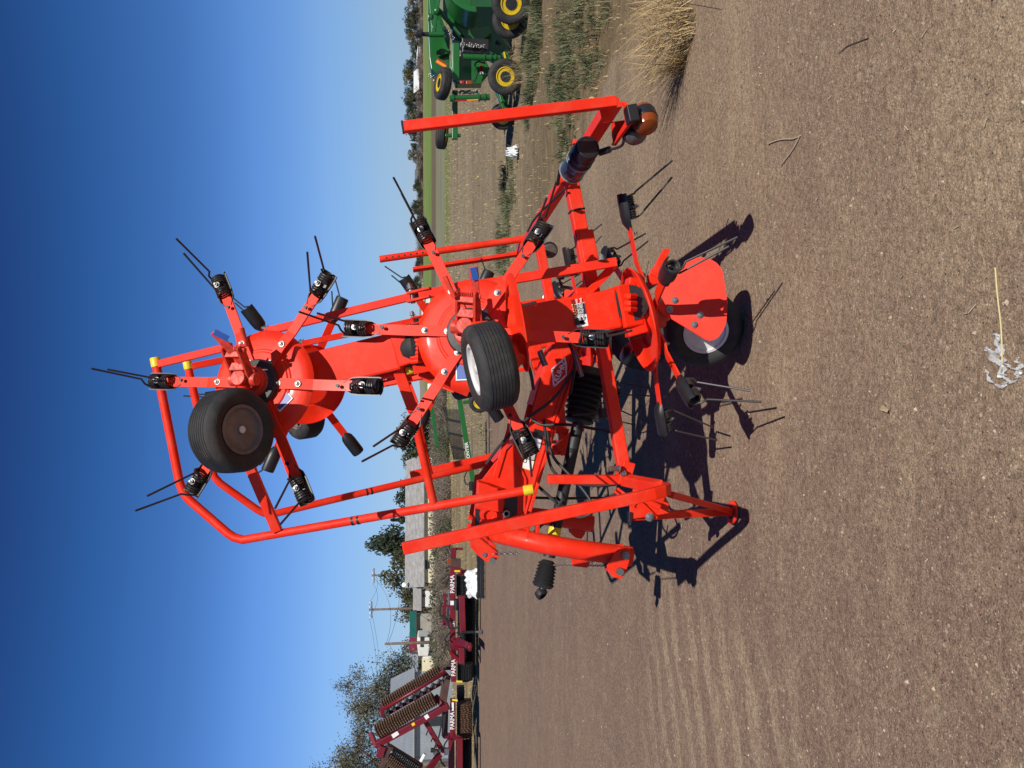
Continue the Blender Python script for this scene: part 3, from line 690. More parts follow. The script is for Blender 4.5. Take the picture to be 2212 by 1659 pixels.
# lower hitch arch: bent tube from the headstock down to both lower-link brackets
nl = [P(1052, 1150, 4.22), P(1066, 1152, 4.12), P(1086, 1156, 4.0), P(1114, 1161, 3.92), P(1169, 1174, 3.86), P(1242, 1186, 3.83), P(1285, 1192, 3.83), P(1362, 1202, 3.84)]
fl = [V((v.x + .01, 8.5 - v.y + .04, v.z)) for v in nl]
mb = tb(); rr = [.036, .044, .048, .05, .05, .05, .05, .051]; mb.tube(nl, rr, 20); mb.tube(fl, rr, 20); hitch = tpart(mb, 'hitch_arch', RED, 0)
q = [(1311, 1222), (1325, 1198), (1338, 1183), (1353, 1182), (1362, 1190), (1358, 1215), (1350, 1237), (1341, 1250), (1326, 1247), (1315, 1238)]
for mir in (0, 1):
    for dy in (0, .075):
        mb = tb(); pl = [P(x, y, 3.76) + V((0, dy, 0)) for x, y in q]
        if mir: pl = [V((v.x + .01, 8.54 - v.y, v.z)) for v in pl]
        mb.prism(pl, (0, .014, 0)); tpart(mb, 'lower_link_bracket', RED, .002)
    mb = tb(); a = P(1340, 1236, 3.73); a2 = P(1352, 1200, 3.745)
    if mir: a = V((a.x + .01, 8.54 - a.y - .11, a.z)); a2 = V((a2.x + .01, 8.54 - a2.y - .02, a2.z))
    mb.cyl(a, a + V((0, .13, 0)), .019); mb.lathe(a2 + V((0, .012, 0)), (0, -1, 0), [(.02, 0), (.02, .014), (.012, .014), (.012, .02), (0, .02)], 14); tpart(mb, 'lower_link_pin', STEEL, 0)
mb = tb(); q = [(1233, 1200), (1276, 1204), (1272, 1222), (1266, 1226), (1236, 1222)]; mb.prism([P(x, y, 3.86) for x, y in q], (0, .02, 0)); tpart(mb, 'hitch_plate', RED, .003)
mb = tb()
for x in (1141, 1162): mb.bar(P(x, 1110, 3.98), P(x - 3, 1168, 3.86), .016, .05)
tpart(mb, 'hose_guide', RED, .003)
# drive shaft
sa, sb_ = P(1186, 1203, 4.16), P(1268, 826, 4.25)
mb = tb(); mb.cyl(sa, sb_, .034, 18); shaft = tpart(mb, 'drive_shaft', BLK, 0)
d = (sb_ - sa).normalized()
mb = tb(); pr = [(.03, -.02)]
for i in range(7): pr += [(.040 + .0018 * i, -.03 - i * .018), (.054 + .0012 * i, -.040 - i * .018)]
pr += [(.05, -.165), (.035, -.16)]
mb.lathe(sa, d, [(r_, h_) for r_, h_ in pr], 24); mb.build('shaft_boot', BLK, shaft)
mb = tb(); e = sa - d * .20; mb.tube([sa - d * .13, e + V((0, 0, -.005))], .022, 12); mb.lathe(e, (-.5, -.6, -.5), [(.030, -.02), (.034, 0), (.034, .015), (.024, .02), (.024, .0)], 18); mb.build('yoke', IRON, shaft)
mb = tb(); pr = [(.034, -.24)]
for i in range(9): pr += [(.066 + .004 * i, -.235 + i * .032), (.086 + .005 * i, -.22 + i * .032)]
pr += [(.09, .08)]
mb.lathe(sb_, d, pr, 24); mb.build('shaft_boot', BLK, shaft)
mb = tb(); mb.lathe(sa + d * .09, d, [(.0348, 0), (.0348, .075)], 18); mb.build('warning_sleeve', YEL, shaft)
chain(P(1196, 1221, 4.1), P(1322, 1222, 3.79), .0, 26, .0055)
# hoses
HO = [[(1050, 1002, 4.12), (1085, 955, 4.1), (1135, 905, 4.08), (1200, 862, 4.06), (1238, 800, 4.06)],
      [(1148, 905, 4.05), (1170, 920, 4.02), (1215, 916, 3.95), (1250, 920, 3.8), (1330, 935, 3.7)],
      [(1175, 905, 4.05), (1182, 985, 4.05), (1196, 1025, 4.0), (1240, 1045, 3.9), (1295, 1050, 3.8), (1330, 1046, 3.75)],
      [(1182, 930, 4.1), (1190, 985, 4.1), (1225, 1020, 4.05), (1262, 1060, 4.0), (1284, 1095, 3.95), (1276, 1112, 3.95), (1240, 1120, 4.0), (1195, 1080, 4.1), (1140, 1030, 4.2)],
      [(1128, 1180, 4.1), (1160, 1142, 4.05), (1190, 1118, 4.0), (1215, 1080, 4.0)],
      [(1116, 750, 3.7), (1135, 770, 3.75), (1148, 810, 3.8), (1152, 840, 3.9)],
      [(1150, 1075, 4.3), (1220, 1077, 4.4), (1300, 1075, 4.5), (1345, 1080, 4.6)],
      [(1160, 690, 4.2), (1205, 700, 4.1), (1240, 760, 4.05), (1242, 800, 4.05), (1232, 850, 4.05)]]
mb = tb()
def smooth(pts, it=2):
    for _ in range(it):
        q = [pts[0]]
        for a, b in zip(pts, pts[1:]): q += [a * .75 + b * .25, a * .25 + b * .75]
        pts = q + [pts[-1]]
    return pts
for h in HO: mb.tube(smooth([P(*q) for q in h]), .0085, 8)
tpart(mb, 'hydraulic_hoses', BLK, 0)
mb = tb(); mb.tube([P(1240, 756, 3.75), P(1257, 813, 3.72)], .012, 12); mb.cyl(P(1165, 757, 4.0), P(1178, 790, 4.0), .016); tpart(mb, 'cylinder_rod', STEEL, 0)
for q_ in ((P(1150, 738, 4.5), P(1172, 815, 4.5), .08, .06), (P(1118, 800, 4.7), P(1182, 790, 4.7), .025, .03), (P(1200, 970, 4.6), P(1255, 925, 4.75), .045, .045), (P(1195, 925, 4.75), P(1226, 935, 4.75), .05, .05)):
    mb = tb(); mb.bar(*q_); tpart(mb, 'cross_member', RED, .004)
mb = tb(); mb.bar(P(1240, 640, 3.75), P(1300, 640, 4.9), .06, .1, (0, 0, 1)); tpart(mb, 'cross_member', RED, .004)
for q_ in (((1091, 1075), (1118, 1071), (1117, 1111), (1098, 1120), (1086, 1118)), ((1027, 1098), (1042, 1101), (1035, 1133), (1026, 1138))):
    mb = tb(); mb.prism([P(x, y, 4.122) for x, y in q_], (0, .003, 0)); mb.build('plate_opening', PLS, beam)
mb = tb(); q = P(1296, 893, 3.9); mb.bar(q, q + V((.0, 0, -.09)), .05, .05); mb.bar(P(1235, 897, 3.9), P(1285, 893, 3.9), .008, .008); tpart(mb, 'parking_sleeve', BLK, .004)
# stand
mb = tb(); q = [(1360, 1080), (1385, 1072), (1416, 1074), (1434, 1078), (1444.5, 1084.6), (1444.5, 1108.5), (1419, 1113), (1360, 1122)]
mb.prism([P(x, y, 3.5) for x, y in q], (0, .01, 0)); q = [(1362, 1068), (1382, 1078), (1422, 1118), (1412, 1124), (1392, 1112), (1362, 1084)]; mb.prism([P(x, y, 3.485) for x, y in q], (0, .012, 0))
mb.bar(P(1330, 1058, 3.52), P(1372, 1090, 3.5), .03, .06); mb.tube([P(1384, 1080, 3.46), P(1392, 1079, 3.42), P(1425, 1096, 3.42)], .014, 10)
mb.bar(P(1365, 1116, 3.52), P(1582, 1105, 3.74), .036, .03); mb.bar(P(1448, 1068, 3.09), P(1576, 1103, 3.72), .028, .034); mb.bar(P(1382, 1052, 3.4), P(1424, 1070, 3.2), .06, .06)
f = G(1589, 1107); f.z = .02; mb.lathe(f, (.1, 0, 1), [(.035, -.006), (.062, -.006), (.062, .006), (.035, .006)], 24, True); tpart(mb, 'parking_stand', RED, .003)
mb = tb(); hexbolt(mb, P(1403, 1117, 3.47), (0, -1, .1), .014, .012); tpart(mb, 'stand_bolt', STEEL, 0)
mb = tb(); mb.bar(P(1357, 1117, 3.5), P(1364, 1117, 3.5), .05, .03); tpart(mb, 'stand_end_cap', PLS, .003)

# --- rear light frame
xb = [(1326, 221, 2.95), (1121, 549, 5.45)]
mb = tb(); a, b = P(*xb[0]), P(*xb[1]); mb.bar(a + (b - a) * .005, b, .055, .055, (0, 0, 1)); bar_ = tpart(mb, 'rear_crossbar', RED, .004)
mb = tb(); mb.bar(P(1232, 384, 3.66), P(1283, 650, 3.66), .066, .066); mb.bar(P(1262, 500, 3.66), P(1276, 575, 3.66), .074, .074); tpart(mb, 'rear_frame_tube', RED, .005)
mb = tb(); mb.bar(P(1163, 520, 4.95), P(1192, 668, 4.95), .058, .058); tpart(mb, 'rear_frame_tube', RED, .005)
mb = tb(); c = P(1207, 386, 3.62); mb.cyl(c, c + V((-.02, 0, -.06)), .025); mb.bar(P(1237, 307, 3.3), P(1258, 309, 3.3), .02, .03); tpart(mb, 'tube_clamp', RED, .003)
mb = tb(); mb.bar(P(870, 275, 2.92), P(1331, 220, 2.90), .040, .034); po = tpart(mb, 'warning_panel_bar', RED, .003)
mb = tb(); mb.bar(P(868, 275.3, 2.92), P(872, 274.8, 2.92), .041, .035); mb.build('end_cap', PLS, po)
mb = tb(); mb.tube([P(820, 560, 5.2), P(1146, 514, 5.2)], .0235, 16); po = tpart(mb, 'support_post', RED, 0)
mb = tb()
for k in range(7):
    u = (k * 13 + 15) / 326; q = P(820 + 326 * u, 560 - 46 * u, 5.2); mb.cyl(q + V((0, -.025, 0)), q + V((0, -.02, 0)), .006, 8)
mb.build('adjusting_holes', BTX, po)
mb = tb(); mb.bar(P(892, 583, 5.4), P(1124, 548, 5.4), .036, .03); tpart(mb, 'warning_panel_bar', RED, .003)
def lamp(c, sc, ax):
    c = V(c); ax = V(ax).normalized(); mb = tb(); mb.prism([c + V((-.055, .0, .035)) * sc, c + V((.02, 0, .035)) * sc, c + V((.055, 0, .0)) * sc, c + V((.055, 0, -.02)) * sc, c + V((-.055, 0, -.02)) * sc], ax * .10 * sc)
    return mb
# near lamp: bracket, housing, amber lens, clear lens
mb = tb()
P3 = lambda a, b, Y: P((2150 + a / 3.318) / 1.823, (300 + b / 3.318) / 1.823, Y)
mb.prism([P3(890, 345, 2.96), P3(1020, 335, 2.96), P3(1030, 360, 2.96), P3(840, 600, 2.96), P3(740, 612, 2.96), P3(700, 420, 2.96)], (0, .006, 0))
mb.prism([P3(1025, 335, 2.90), P3(1060, 385, 2.86), P3(1110, 610, 2.86), P3(895, 910, 3.08), P3(875, 890, 3.10), P3(1050, 600, 2.93)], V((0, .004, .012)))
mb.prism([P3(860, 600, 3.05), P3(1030, 575, 3.0), P3(1030, 730, 3.02), P3(880, 885, 3.1), P3(850, 700, 3.08)], V((.004, .006, 0)))
br = tpart(mb, 'lamp_bracket', RED, .0)
mb = tb(); c0 = P3(1095, 395, 2.86); c1 = P3(1140, 610, 2.86); mb.bar(c0, c1, .04, .055, (0, -1, 0)); cc = P3(1285, 560, 2.90); ax = V((-.84, -.50, -.12)).normalized()
mb.lathe(cc - ax * .03, ax, [(0.0, 0), (.050, 0), (.052, .004), (.052, .046), (.046, .05), (0, .05)], 32); mb.bar(P3(1135, 520, 2.9), P3(1250, 540, 2.9), .05, .075, (0, -1, 0))
lh = tpart(mb, 'lamp_housing', PLS, .003)
mb = tb(); mb.lathe(cc + ax * .018, ax, [(.049, 0), (.048, .012), (.040, .03), (.024, .037), (0, .039)], 32); mb.lathe(cc - ax * .028, -ax, [(.049, 0), (.048, .010), (.040, .022), (.024, .026), (0, .027)], 32); mb.build('amber_lens', AMB, lh)
mb = tb(); c2 = P3(1170, 760, 2.98); mb.bar(P3(1090, 650, 2.95), P3(1180, 720, 2.98), .05, .05); mb.lathe(c2, ax, [(0, -.03), (.044, -.03), (.048, -.02), (.048, .005), (.043, .01), (0, .01)], 28); l2 = tpart(mb, 'lamp_housing', PLS, .003)
mb = tb(); mb.lathe(c2 + ax * .008, ax, [(.043, 0), (.041, .01), (.026, .02), (0, .023)], 28); mb.build('clear_lens', LENSC, l2)
mb = tb(); mb.tube(smooth([P3(1015, 790, 3.0), P3(1015, 870, 3.02), P3(980, 920, 3.05), P3(900, 945, 3.08), P3(830, 960, 3.1)]), .006, 8); mb.tube([P3(835, 955, 3.1), P3(700, 1000, 3.14)], .014, 10)
mb.tube(smooth([P3(310, 1135, 3.4), P3(220, 1170, 3.45), P3(185, 1220, 3.5), P3(170, 1300, 3.55), P3(150, 1420, 3.6)]), .008, 8); mb.tube(smooth([P3(250, 1480, 3.6), P3(160, 1560, 3.7), P(1155, 470, 4.0), P(1140, 500, 4.4)]), .006, 8)
tpart(mb, 'lamp_cable', BLK, 0)
# document canister on the crossbar
ca, cb = P(1234, 372, 3.34), P(1271, 317, 3.10); d = (cb - ca); Ln = d.length; d.normalize()
mb = tb(); mb.lathe(ca, d, [(0, 0), (.053, 0), (.055, .004), (.055, Ln * .50), (0, Ln * .5)], 36); can = tpart(mb, 'document_canister', GREYC, 0)
mb = tb(); mb.lathe(ca, d, [(.056, Ln * .50), (.056, Ln * .56), (.052, Ln * .57), (.052, Ln * .66), (.055, Ln * .67), (.055, Ln * .72), (.051, Ln * .74), (.052, Ln * .95), (.048, Ln * .99), (.042, Ln), (.039, Ln * .985), (0, Ln * .985)], 36); mb.build('screw_cap', PLS, can)
mb = tb(); mb.lathe(ca, d, [(.0562, .006), (.0575, .010), (.0562, .014)], 36); mb.lathe(ca, d, [(.0562, Ln * .49), (.058, Ln * .505), (.0562, Ln * .52)], 36); mb.build('pale_band', mat('pale_grey_band', (.32, .33, .34), .35), can)
txt = text_mesh('POLY', GREYC, .028, .0004, .002); vx = (V((0, -.78, .0)) + d * .0); ax_ = d
rad = ((V((0, 0, CH)) - ca).normalized()); rad = (rad - d * rad.dot(d)).normalized()
put('embossed_text', txt, can, frame(ca + d * Ln * .26 + rad * .0556 - TB, d.cross(rad) * -1, rad.cross(d.cross(rad) * -1)))
# far lamp
mb = tb(); c = P(1188, 541, 5.3); mb.lathe(c, (-.4, -.9, 0), [(0, -.04), (.052, -.04), (.056, -.03), (.056, .0), (.05, .01), (0, .01)], 28); mb.bar(P(1165, 545, 5.3), P(1185, 545, 5.3), .06, .06); lh = tpart(mb, 'lamp_housing', PLS, .003)
mb = tb(); mb.lathe(c + V((-.004, -.012, 0)), (-.4, -.9, 0), [(.048, 0), (.042, .015), (0, .02)], 28); mb.build('clear_lens', LENSC, lh)
mb = tb(); mb.bar(P(1238, 455, 3.622), P(1252, 452, 3.622), .0015, .07); 
mb.lathe(P(1245, 454, 3.66), P(1283, 650, 3.66) - P(1232, 384, 3.66), [(.050, 0), (.050, .008)], 4); tpart(mb, 'cable_tie', BTX, 0)

# --- decals
def decal(p0, p1, p2, Yd, name, m, off=.004):
    """flat label with picture corners p0 (start), p1 (along the reading), p2 (up)"""
def lab(name, m, pts, Yd, parent=None, th=.002):
    mb = tb(); mb.prism([P(x, y, Yd) for x, y in pts], (0, th, 0)); return mb.build(name, m, parent or tedder)
def lettering(txt, m, c, along, Yd, size, parent=None, sx=1.0, bold=.001):
    """c centre pixel, along second pixel in reading direction"""
    a, b = P(c[0], c[1], Yd), P(along[0], along[1], Yd); x = (b - a).normalized(); y = V((0, -1, 0)).cross(x)
    o = put('lettering', text_mesh(txt, m, size, bold, .002, sx), parent or tedder, frame(a - (TB if not parent or parent.parent is tedder or parent is tedder else V((0, 0, 0))), x, y)); return o
Z = lambda a, b: ((2050 + a / 3.6867) / 1.823, (1150 + b / 3.6867) / 1.823)
hexp = [Z(460, 1120), Z(640, 960), Z(660, 1060), Z(663, 1205), Z(482, 1375)]
mb = tb()
for i in range(5): mb.bar(P(*hexp[i], 4.121), P(*hexp[(i + 1) % 5], 4.121), .008, .004, (0, -1, 0), .002)
mb.build('decal_outline', WTX, beam)
lettering('KUHN', WTX, Z(572, 1160), Z(640, 1026), 4.118, .040, beam, 1.0, .0012)
wq = [Z(742, 182), Z(925, 150), Z(985, 488), Z(820, 516)]
YF = 3.448
wl = lab('warning_label', WHT, wq, YF)
def sub(u0, u1, v0, v1):      # u along the first edge, v along the last
    A, B_, C_, D_ = [V(q) for q in [(*w, 0) for w in wq]]
    f_ = lambda u, v: tuple(((A * (1 - u) + B_ * u) * (1 - v) + (D_ * (1 - u) + C_ * u) * v)[:2]); return [f_(u0, v0), f_(u1, v0), f_(u1, v1), f_(u0, v1)]
lab('label_panel', ORG, sub(.03, .28, .02, .48), YF - .003, wl); lab('label_panel', BTX, sub(.31, .97, .02, .48), YF - .003, wl)
s_ = sub(.15, .16, .26, .01); lettering('WARNING', BTX, s_[0], s_[2], YF - .005, .0235, wl, .9, .0004)
for k, u in enumerate((.42, .60, .76)):
    s_ = sub(u, u + .01, .26, .01); lettering(('CRUSHING HAZARD', 'STAY CLEAR', 'FROM THE MACHINE')[k], WTX, s_[0], s_[2], YF - .005, .0125, wl, .85, .0002)
mb = tb(); F_ = lambda u, v: P(*sub(u, u, v, v)[0], YF - .003)
for a, b, w_ in (((.2, .62), (.2, .9), .03), ((.3, .76), (.45, .74), .022), ((.45, .74), (.62, .72), .03), ((.62, .72), (.85, .60), .012), ((.55, .74), (.68, .9), .012), ((.5, .74), (.52, .92), .012), ((.35, .66), (.5, .70), .012)): mb.bar(F_(*a), F_(*b), w_, .002)
mb.build('pictogram', BTX, wl)
Z5 = lambda a, b: ((1800 + a / 1.8436) / 1.823, (1500 + b / 1.8436) / 1.823)
cq = [Z5(510, 480), Z5(582, 500), Z5(545, 655), Z5(468, 632)]; wq = cq; YF = 4.119
cl = lab('caution_label', YEL, cq, YF)
lab('label_panel', WHT, sub(.04, .96, .56, .97), YF - .003, cl); lab('label_panel', BTX, sub(.30, .97, .02, .54), YF - .003, cl)
s_ = sub(.16, .17, .28, .01); lettering('CAUTION', BTX, s_[0], s_[2], YF - .005, .028, cl, .85, .0004)
for u in (.38, .48, .58, .68, .78, .88):
    s_ = sub(u, u, .04, .5); mb = tb(); mb.bar(P(*s_[0], YF - .004), P(*s_[2], YF - .004), .003, .001); mb.build('small_print', WTX, cl)
mb = tb()
for a, b in (((.25, .62), (.8, .62)), ((.8, .62), (.8, .92)), ((.8, .92), (.25, .92)), ((.25, .92), (.25, .62)), ((.25, .77), (.8, .77))): mb.bar(F_(*a), F_(*b), .004, .001)
mb.build('pictogram', BTX, cl)
wq = [Z5(562, 345), Z5(632, 365), Z5(602, 495), Z5(535, 470)]; dl = lab('danger_label', BTX, wq, YF)
lab('label_panel', WHT, sub(.05, .95, .5, .96), YF - .003, dl)
# blue label on each outer rotor
for (c, nn_, px) in ((P(562, 829, 3.56), V((.16, -.90, .37)).normalized(), (629, 870)), (P(1020, 720, 3.34), V((.13, -.95, .26)).normalized(), (1000, 802))):
    q = P(px[0], px[1], c.y); q = q - nn_ * ((q - c).dot(nn_)) + nn_ * .004; e1 = V((.7, 0, .7)); e1 = (e1 - nn_ * e1.dot(nn_)).normalized() if px[0] < 800 else (V((0, 0, 1)) - nn_ * nn_.z).normalized(); e2 = nn_.cross(e1)
    mb = tb(); s1, s2 = .028, .042; mb.prism([q + e1 * a * s1 + e2 * b * s2 for a, b in ((-1, -1), (1, -1), (1, 1), (-1, 1))], nn_ * .003); lb = mb.build('rotor_label', WHT, tedder)
    mb = tb(); s1, s2 = .023, .037; mb.prism([q + nn_ * .002 + e1 * a * s1 + e2 * b * s2 for a, b in ((-1, -1), (1, -1), (1, 1), (-1, 1))], nn_ * .003); mb.build('label_panel', BLU, lb)

# ------------------------------------------------------------------ background machines
def mbuild(root, name, m, fn, bevel=0.0, parent=None):
    mb = MB(root.location.copy()); fn(mb); return mb.build(name, m, parent or root, bevel)
def ringroller(root, a, b, r, nr, m, name='ring_roller', teeth=18, parent=None):
    a, b = V(a), V(b); d = (b - a).normalized(); Ln = (b - a).length; u = d.orthogonal().normalized(); w = d.cross(u)
    mb = MB(root.location.copy()); st = Ln / nr
    mb.cyl(a, b, r * .62, 14)
    for i in range(nr):
        c = a + d * (st * (i + .5)); ph = random.random(); vs_ = []
        N = teeth * 2
        for (off, k0) in ((-st * .30, .93), (-st * .12, 1.0), (st * .12, 1.0), (st * .30, .93)):
            for k in range(N):
                an = 2 * math.pi * (k + ph) / N; q = r * k0 * (1.0 if k % 2 else .84); vs_.append(mb.p(c + d * off + (u * math.cos(an) + w * math.sin(an)) * q))
        fs = [(j * N + k, j * N + (k + 1) % N, (j + 1) * N + (k + 1) % N, (j + 1) * N + k) for j in range(3) for k in range(N)]
        fs += [tuple(range(N))[::-1], tuple(range(3 * N, 4 * N))]
        mb.raw(vs_, fs)
    return mb.build(name, m, parent or root)
def letters(root, txt, m, c, al, Yd, size, parent=None, sx=1.0, bold=.004):
    a, b = P(*c, Yd), P(*al, Yd); x = (b - a).normalized(); y = V((0, -1, 0)).cross(x)
    return put('lettering', text_mesh(txt, m, size, bold, .006, sx), parent or root, frame(a - root.location, x, y))

# --- crimson ring rollers, left
YR = 20.5
def q1(a, b): return (822.8 + a * .1488, 1152 + b * .1488)
def q2(a, b): return (768 + a * .1733, 1371.4 + b * .1733)
B = empty('ring_roller_packer', V((-6.3, YR, terrain_z(-6.3, YR))))
tag(B, 'long crimson ring roller packer lowered on the ground, beside the white tarp', 'roller packer', 'crimson roller packers at the far edge of the lot')
bm_ = mbuild(B, 'toolbar', CRIM, lambda m: m.bar(P(*q1(1042, 500), YR - .3), P(*q1(1042, 1620), YR - .3), .15, .16), .01)
mbuild(B, 'toolbar', CRIM, lambda m: m.bar(P(*q2(1222, 200), YR - .3), P(*q2(1222, 575), YR - .3), .14, .16), .01)
mbuild(B, 'lower_frame', CRIM, lambda m: m.bar(P(*q1(1172, 905), YR - .9), P(*q1(1190, 1430), YR - .9), .15, .15), .01)
mbuild(B, 'lower_frame', CRIM, lambda m: (m.bar(P(*q2(1320, 150), YR - .9), P(*q2(1325, 350), YR - .9), .14, .15), m.bar(P(*q2(1200, 160), YR - .3), P(*q2(1330, 165), YR - .9), .1, .1), m.bar(P(*q2(1190, 215), YR - .3), P(*q2(1325, 340), YR - .9), .1, .1)), .01)
mbuild(B, 'upper_rack', CRIM, lambda m: (m.bar(P(*q1(930, 885), YR + .3), P(*q1(930, 1330), YR + .3), .06, .08), m.bar(P(*q1(905, 1050), YR + .3), P(*q1(905, 1330), YR + .3), .06, .08), m.bar(P(*q1(900, 1055), YR + .2), P(*q1(1010, 1055), YR - .2), .05, .05), m.bar(P(*q1(900, 1320), YR + .2), P(*q1(1010, 1320), YR - .2), .05, .05), m.bar(P(*q1(910, 890), YR + .2), P(*q1(1010, 900), YR - .2), .05, .05)), .005)
mbuild(B, 'end_plate', BROWN, lambda m: m.prism([P(*q1(a, b), YR - .35) for a, b in ((1020, 360), (1160, 370), (1160, 510), (1010, 520))], (0, .08, 0)), .005)
mbuild(B, 'end_arm', CRIM, lambda m: (m.bar(P(*q1(1055, 225), YR + .2), P(*q1(1050, 370), YR), .14, .12), m.bar(P(*q1(1040, 225), YR + .2), P(*q1(1190, 225), YR + .2), .06, .06)), .01)
mbuild(B, 'end_bracket', CRIM, lambda m: (m.bar(P(*q1(1010, 520), YR - .4), P(*q1(1180, 545), YR - .4), .12, .06), m.bar(P(*q1(1150, 560), YR - .4), P(*q1(1260, 570), YR - .3), .12, .08)), .005)
mbuild(B, 'reflector', YEL, lambda m: m.prism([P(*q1(a, b), YR - .46) for a, b in ((1068, 535), (1150, 535), (1150, 562), (1068, 560))], (0, .01, 0)))
mbuild(B, 'reflector', YEL, lambda m: m.prism([P(*q2(a, b), YR - .46) for a, b in ((1255, 570), (1330, 572), (1330, 595), (1255, 590))], (0, .01, 0)))
mbuild(B, 'marker_lamp', AMB, lambda m: m.box(P(*q1(995, 405), YR - .2), .12, .08, .12), .01)
ringroller(B, P(*q1(1205, 590), YR - .1), P(*q1(1205, 905), YR - .1), .215, 15, IRON)
ringroller(B, P(*q2(1365, 345), YR - .1), P(*q2(1365, 560), YR - .1), .215, 13, IRON)
ringroller(B, P(*q1(1255, 915), YR + .35), P(*q1(1255, 2080), YR + .35), .225, 40, PLS)  # rear roller, its shade put in as black colour
mbuild(B, 'shade_frame', PLS, lambda m: (m.bar(P(*q1(1200, 915), YR + .3), P(*q1(1200, 2080), YR + .3), .16, .2), m.bar(P(*q1(1150, 915), YR + .6), P(*q1(1150, 2080), YR + .6), .14, .1)), .01)  # dark bars added in place of the shade beneath the packer
mbuild(B, 'jack_stand', STEEL, lambda m: (m.cyl(P(*q1(1370, 1432), YR - 1.1), P(*q1(1450, 1432), YR - 1.1), .03), m.cyl(P(*q1(1448, 1432), YR - 1.1), P(*q1(1458, 1432), YR - 1.1), .08)))
mbuild(B, 'jack_sleeve', PLS, lambda m: m.cyl(P(*q1(1170, 1440), YR - 1.1), P(*q1(1370, 1432), YR - 1.1), .035))
mbuild(B, 'hitch', CRIM, lambda m: (m.bar(P(*q1(1130, 1560), YR - .6), P(*q1(1280, 1640), YR - 1.9), .16, .14), m.bar(P(*q1(1080, 1560), YR - .5), P(*q1(1200, 1610), YR - .9), .14, .14), m.lathe(P(*q1(1290, 1650), YR - 2.0), (0, 0, 1), [(.05, -.04), (.1, -.04), (.1, .04), (.05, .04)], 16, True)), .008)
mbuild(B, 'hydraulic_hoses', BLK, lambda m: [m.tube(smooth([P(*q1(*k), YR - .5) for k in h]), .022, 6) for h in ([(880, 1010), (860, 1100), (850, 1180), (920, 1230), (980, 1300), (990, 1390), (1090, 1390), (1130, 1330)], [(905, 1160), (900, 1200), (960, 1250), (1000, 1290)], [(1010, 1440), (930, 1520), (930, 1560), (970, 1580)], [(1130, 1500), (1180, 1540), (1130, 1590), (1210, 1620), (1260, 1600)], [(1100, 1440), (1160, 1480), (1110, 1530), (1150, 1570)])])
mbuild(B, 'hydraulic_cylinder', PLS, lambda m: m.cyl(P(*q1(1100, 960), YR - .55), P(*q1(1095, 1110), YR - .55), .07))
mbuild(B, 'hydraulic_lines', STEEL, lambda m: [m.cyl(P(*q1(x, 870), YR - .2), P(*q1(x, 1040), YR - .2), .012) for x in (978, 988)] + [m.box(P(*q1(985, 1130), YR - .25), .2, .08, .1), m.cyl(P(*q1(840, 1310), YR), P(*q1(900, 1310), YR), .03)])
mbuild(B, 'white_label', WHT, lambda m: m.prism([P(*q1(a, b), YR - .40) for a, b in ((1008, 980), (1072, 980), (1072, 1042), (1008, 1042))], (0, .01, 0)))
letters(B, 'PARMA', WTX, q1(1040, 738), q1(1040, 600), YR - .40, .155, sx=.95, bold=.002)
letters(B, 'PARMA', WTX, q2(1222, 410), q2(1222, 300), YR - .40, .155, sx=.88, bold=.002)
letters(B, '1284', WTX, q1(1055, 1320), q1(1055, 1200), YR - .40, .085, bold=.001)

A = empty('ring_roller_packer', V((-9.6, YR, terrain_z(-9.6, YR))))
tag(A, 'crimson ring roller packer with rusty roller wings folded up high, at the left edge', 'roller packer', 'crimson roller packers at the far edge of the lot')
mbuild(A, 'toolbar', CRIM, lambda m: m.bar(P(*q2(1212, 800), YR - .3), P(*q2(1212, 1300), YR - .3), .14, .16), .01)
mbuild(A, 'lower_frame', CRIM, lambda m: (m.bar(P(*q2(1297, 1280), YR - .9), P(*q2(1300, 1800), YR - .9), .15, .15), m.bar(P(*q2(1200, 1270), YR - .3), P(*q2(1300, 1290), YR - .9), .1, .1)), .01)
mbuild(A, 'centre_frame', CRIM, lambda m: (m.bar(P(*q2(1195, 1290), YR - .2), P(*q2(1195, 1800), YR - .2), .16, .14), m.bar(P(*q2(1100, 1250), YR + .2), P(*q2(1240, 1270), YR - .3), .12, .12), m.bar(P(*q2(1080, 1440), YR + .1), P(*q2(1200, 1450), YR - .2), .1, .1)), .01)
ringroller(A, P(*q2(1360, 840), YR - .1), P(*q2(1360, 1270), YR - .1), .215, 20, RUST, teeth=14)
ringroller(A, P(*q2(1350, 1280), YR + .35), P(*q2(1350, 1800), YR + .35), .225, 20, PLS)  # black colour carries the shade on this rear roller
mbuild(A, 'shade_frame', PLS, lambda m: (m.bar(P(*q2(1310, 640), YR + .3), P(*q2(1310, 1800), YR + .3), .2, .2), m.bar(P(*q2(1395, 800), YR + .4), P(*q2(1395, 1300), YR + .4), .2, .16)), .01)  # black bars added to stand for the shade under the machine
wing = mbuild(A, 'wing_beam', CRIM, lambda m: m.bar(P(*q2(1160, 880), YR - .4), P(*q2(258, 1368), YR - .4), .16, .16), .01)
mbuild(A, 'wing_end_plate', CRIM, lambda m: m.bar(P(*q2(190, 1225), YR - .1), P(*q2(262, 1395), YR - .4), .10, .14), .01)
mbuild(A, 'wing_end_plate', CRIM, lambda m: m.bar(P(*q2(318, 885), YR + .1), P(*q2(345, 1010), YR + .1), .10, .14), .01)
mbuild(A, 'wing_end_plate', BROWN, lambda m: m.bar(P(*q2(1140, 500), YR - .1), P(*q2(1080, 870), YR - .3), .2, .14), .01)
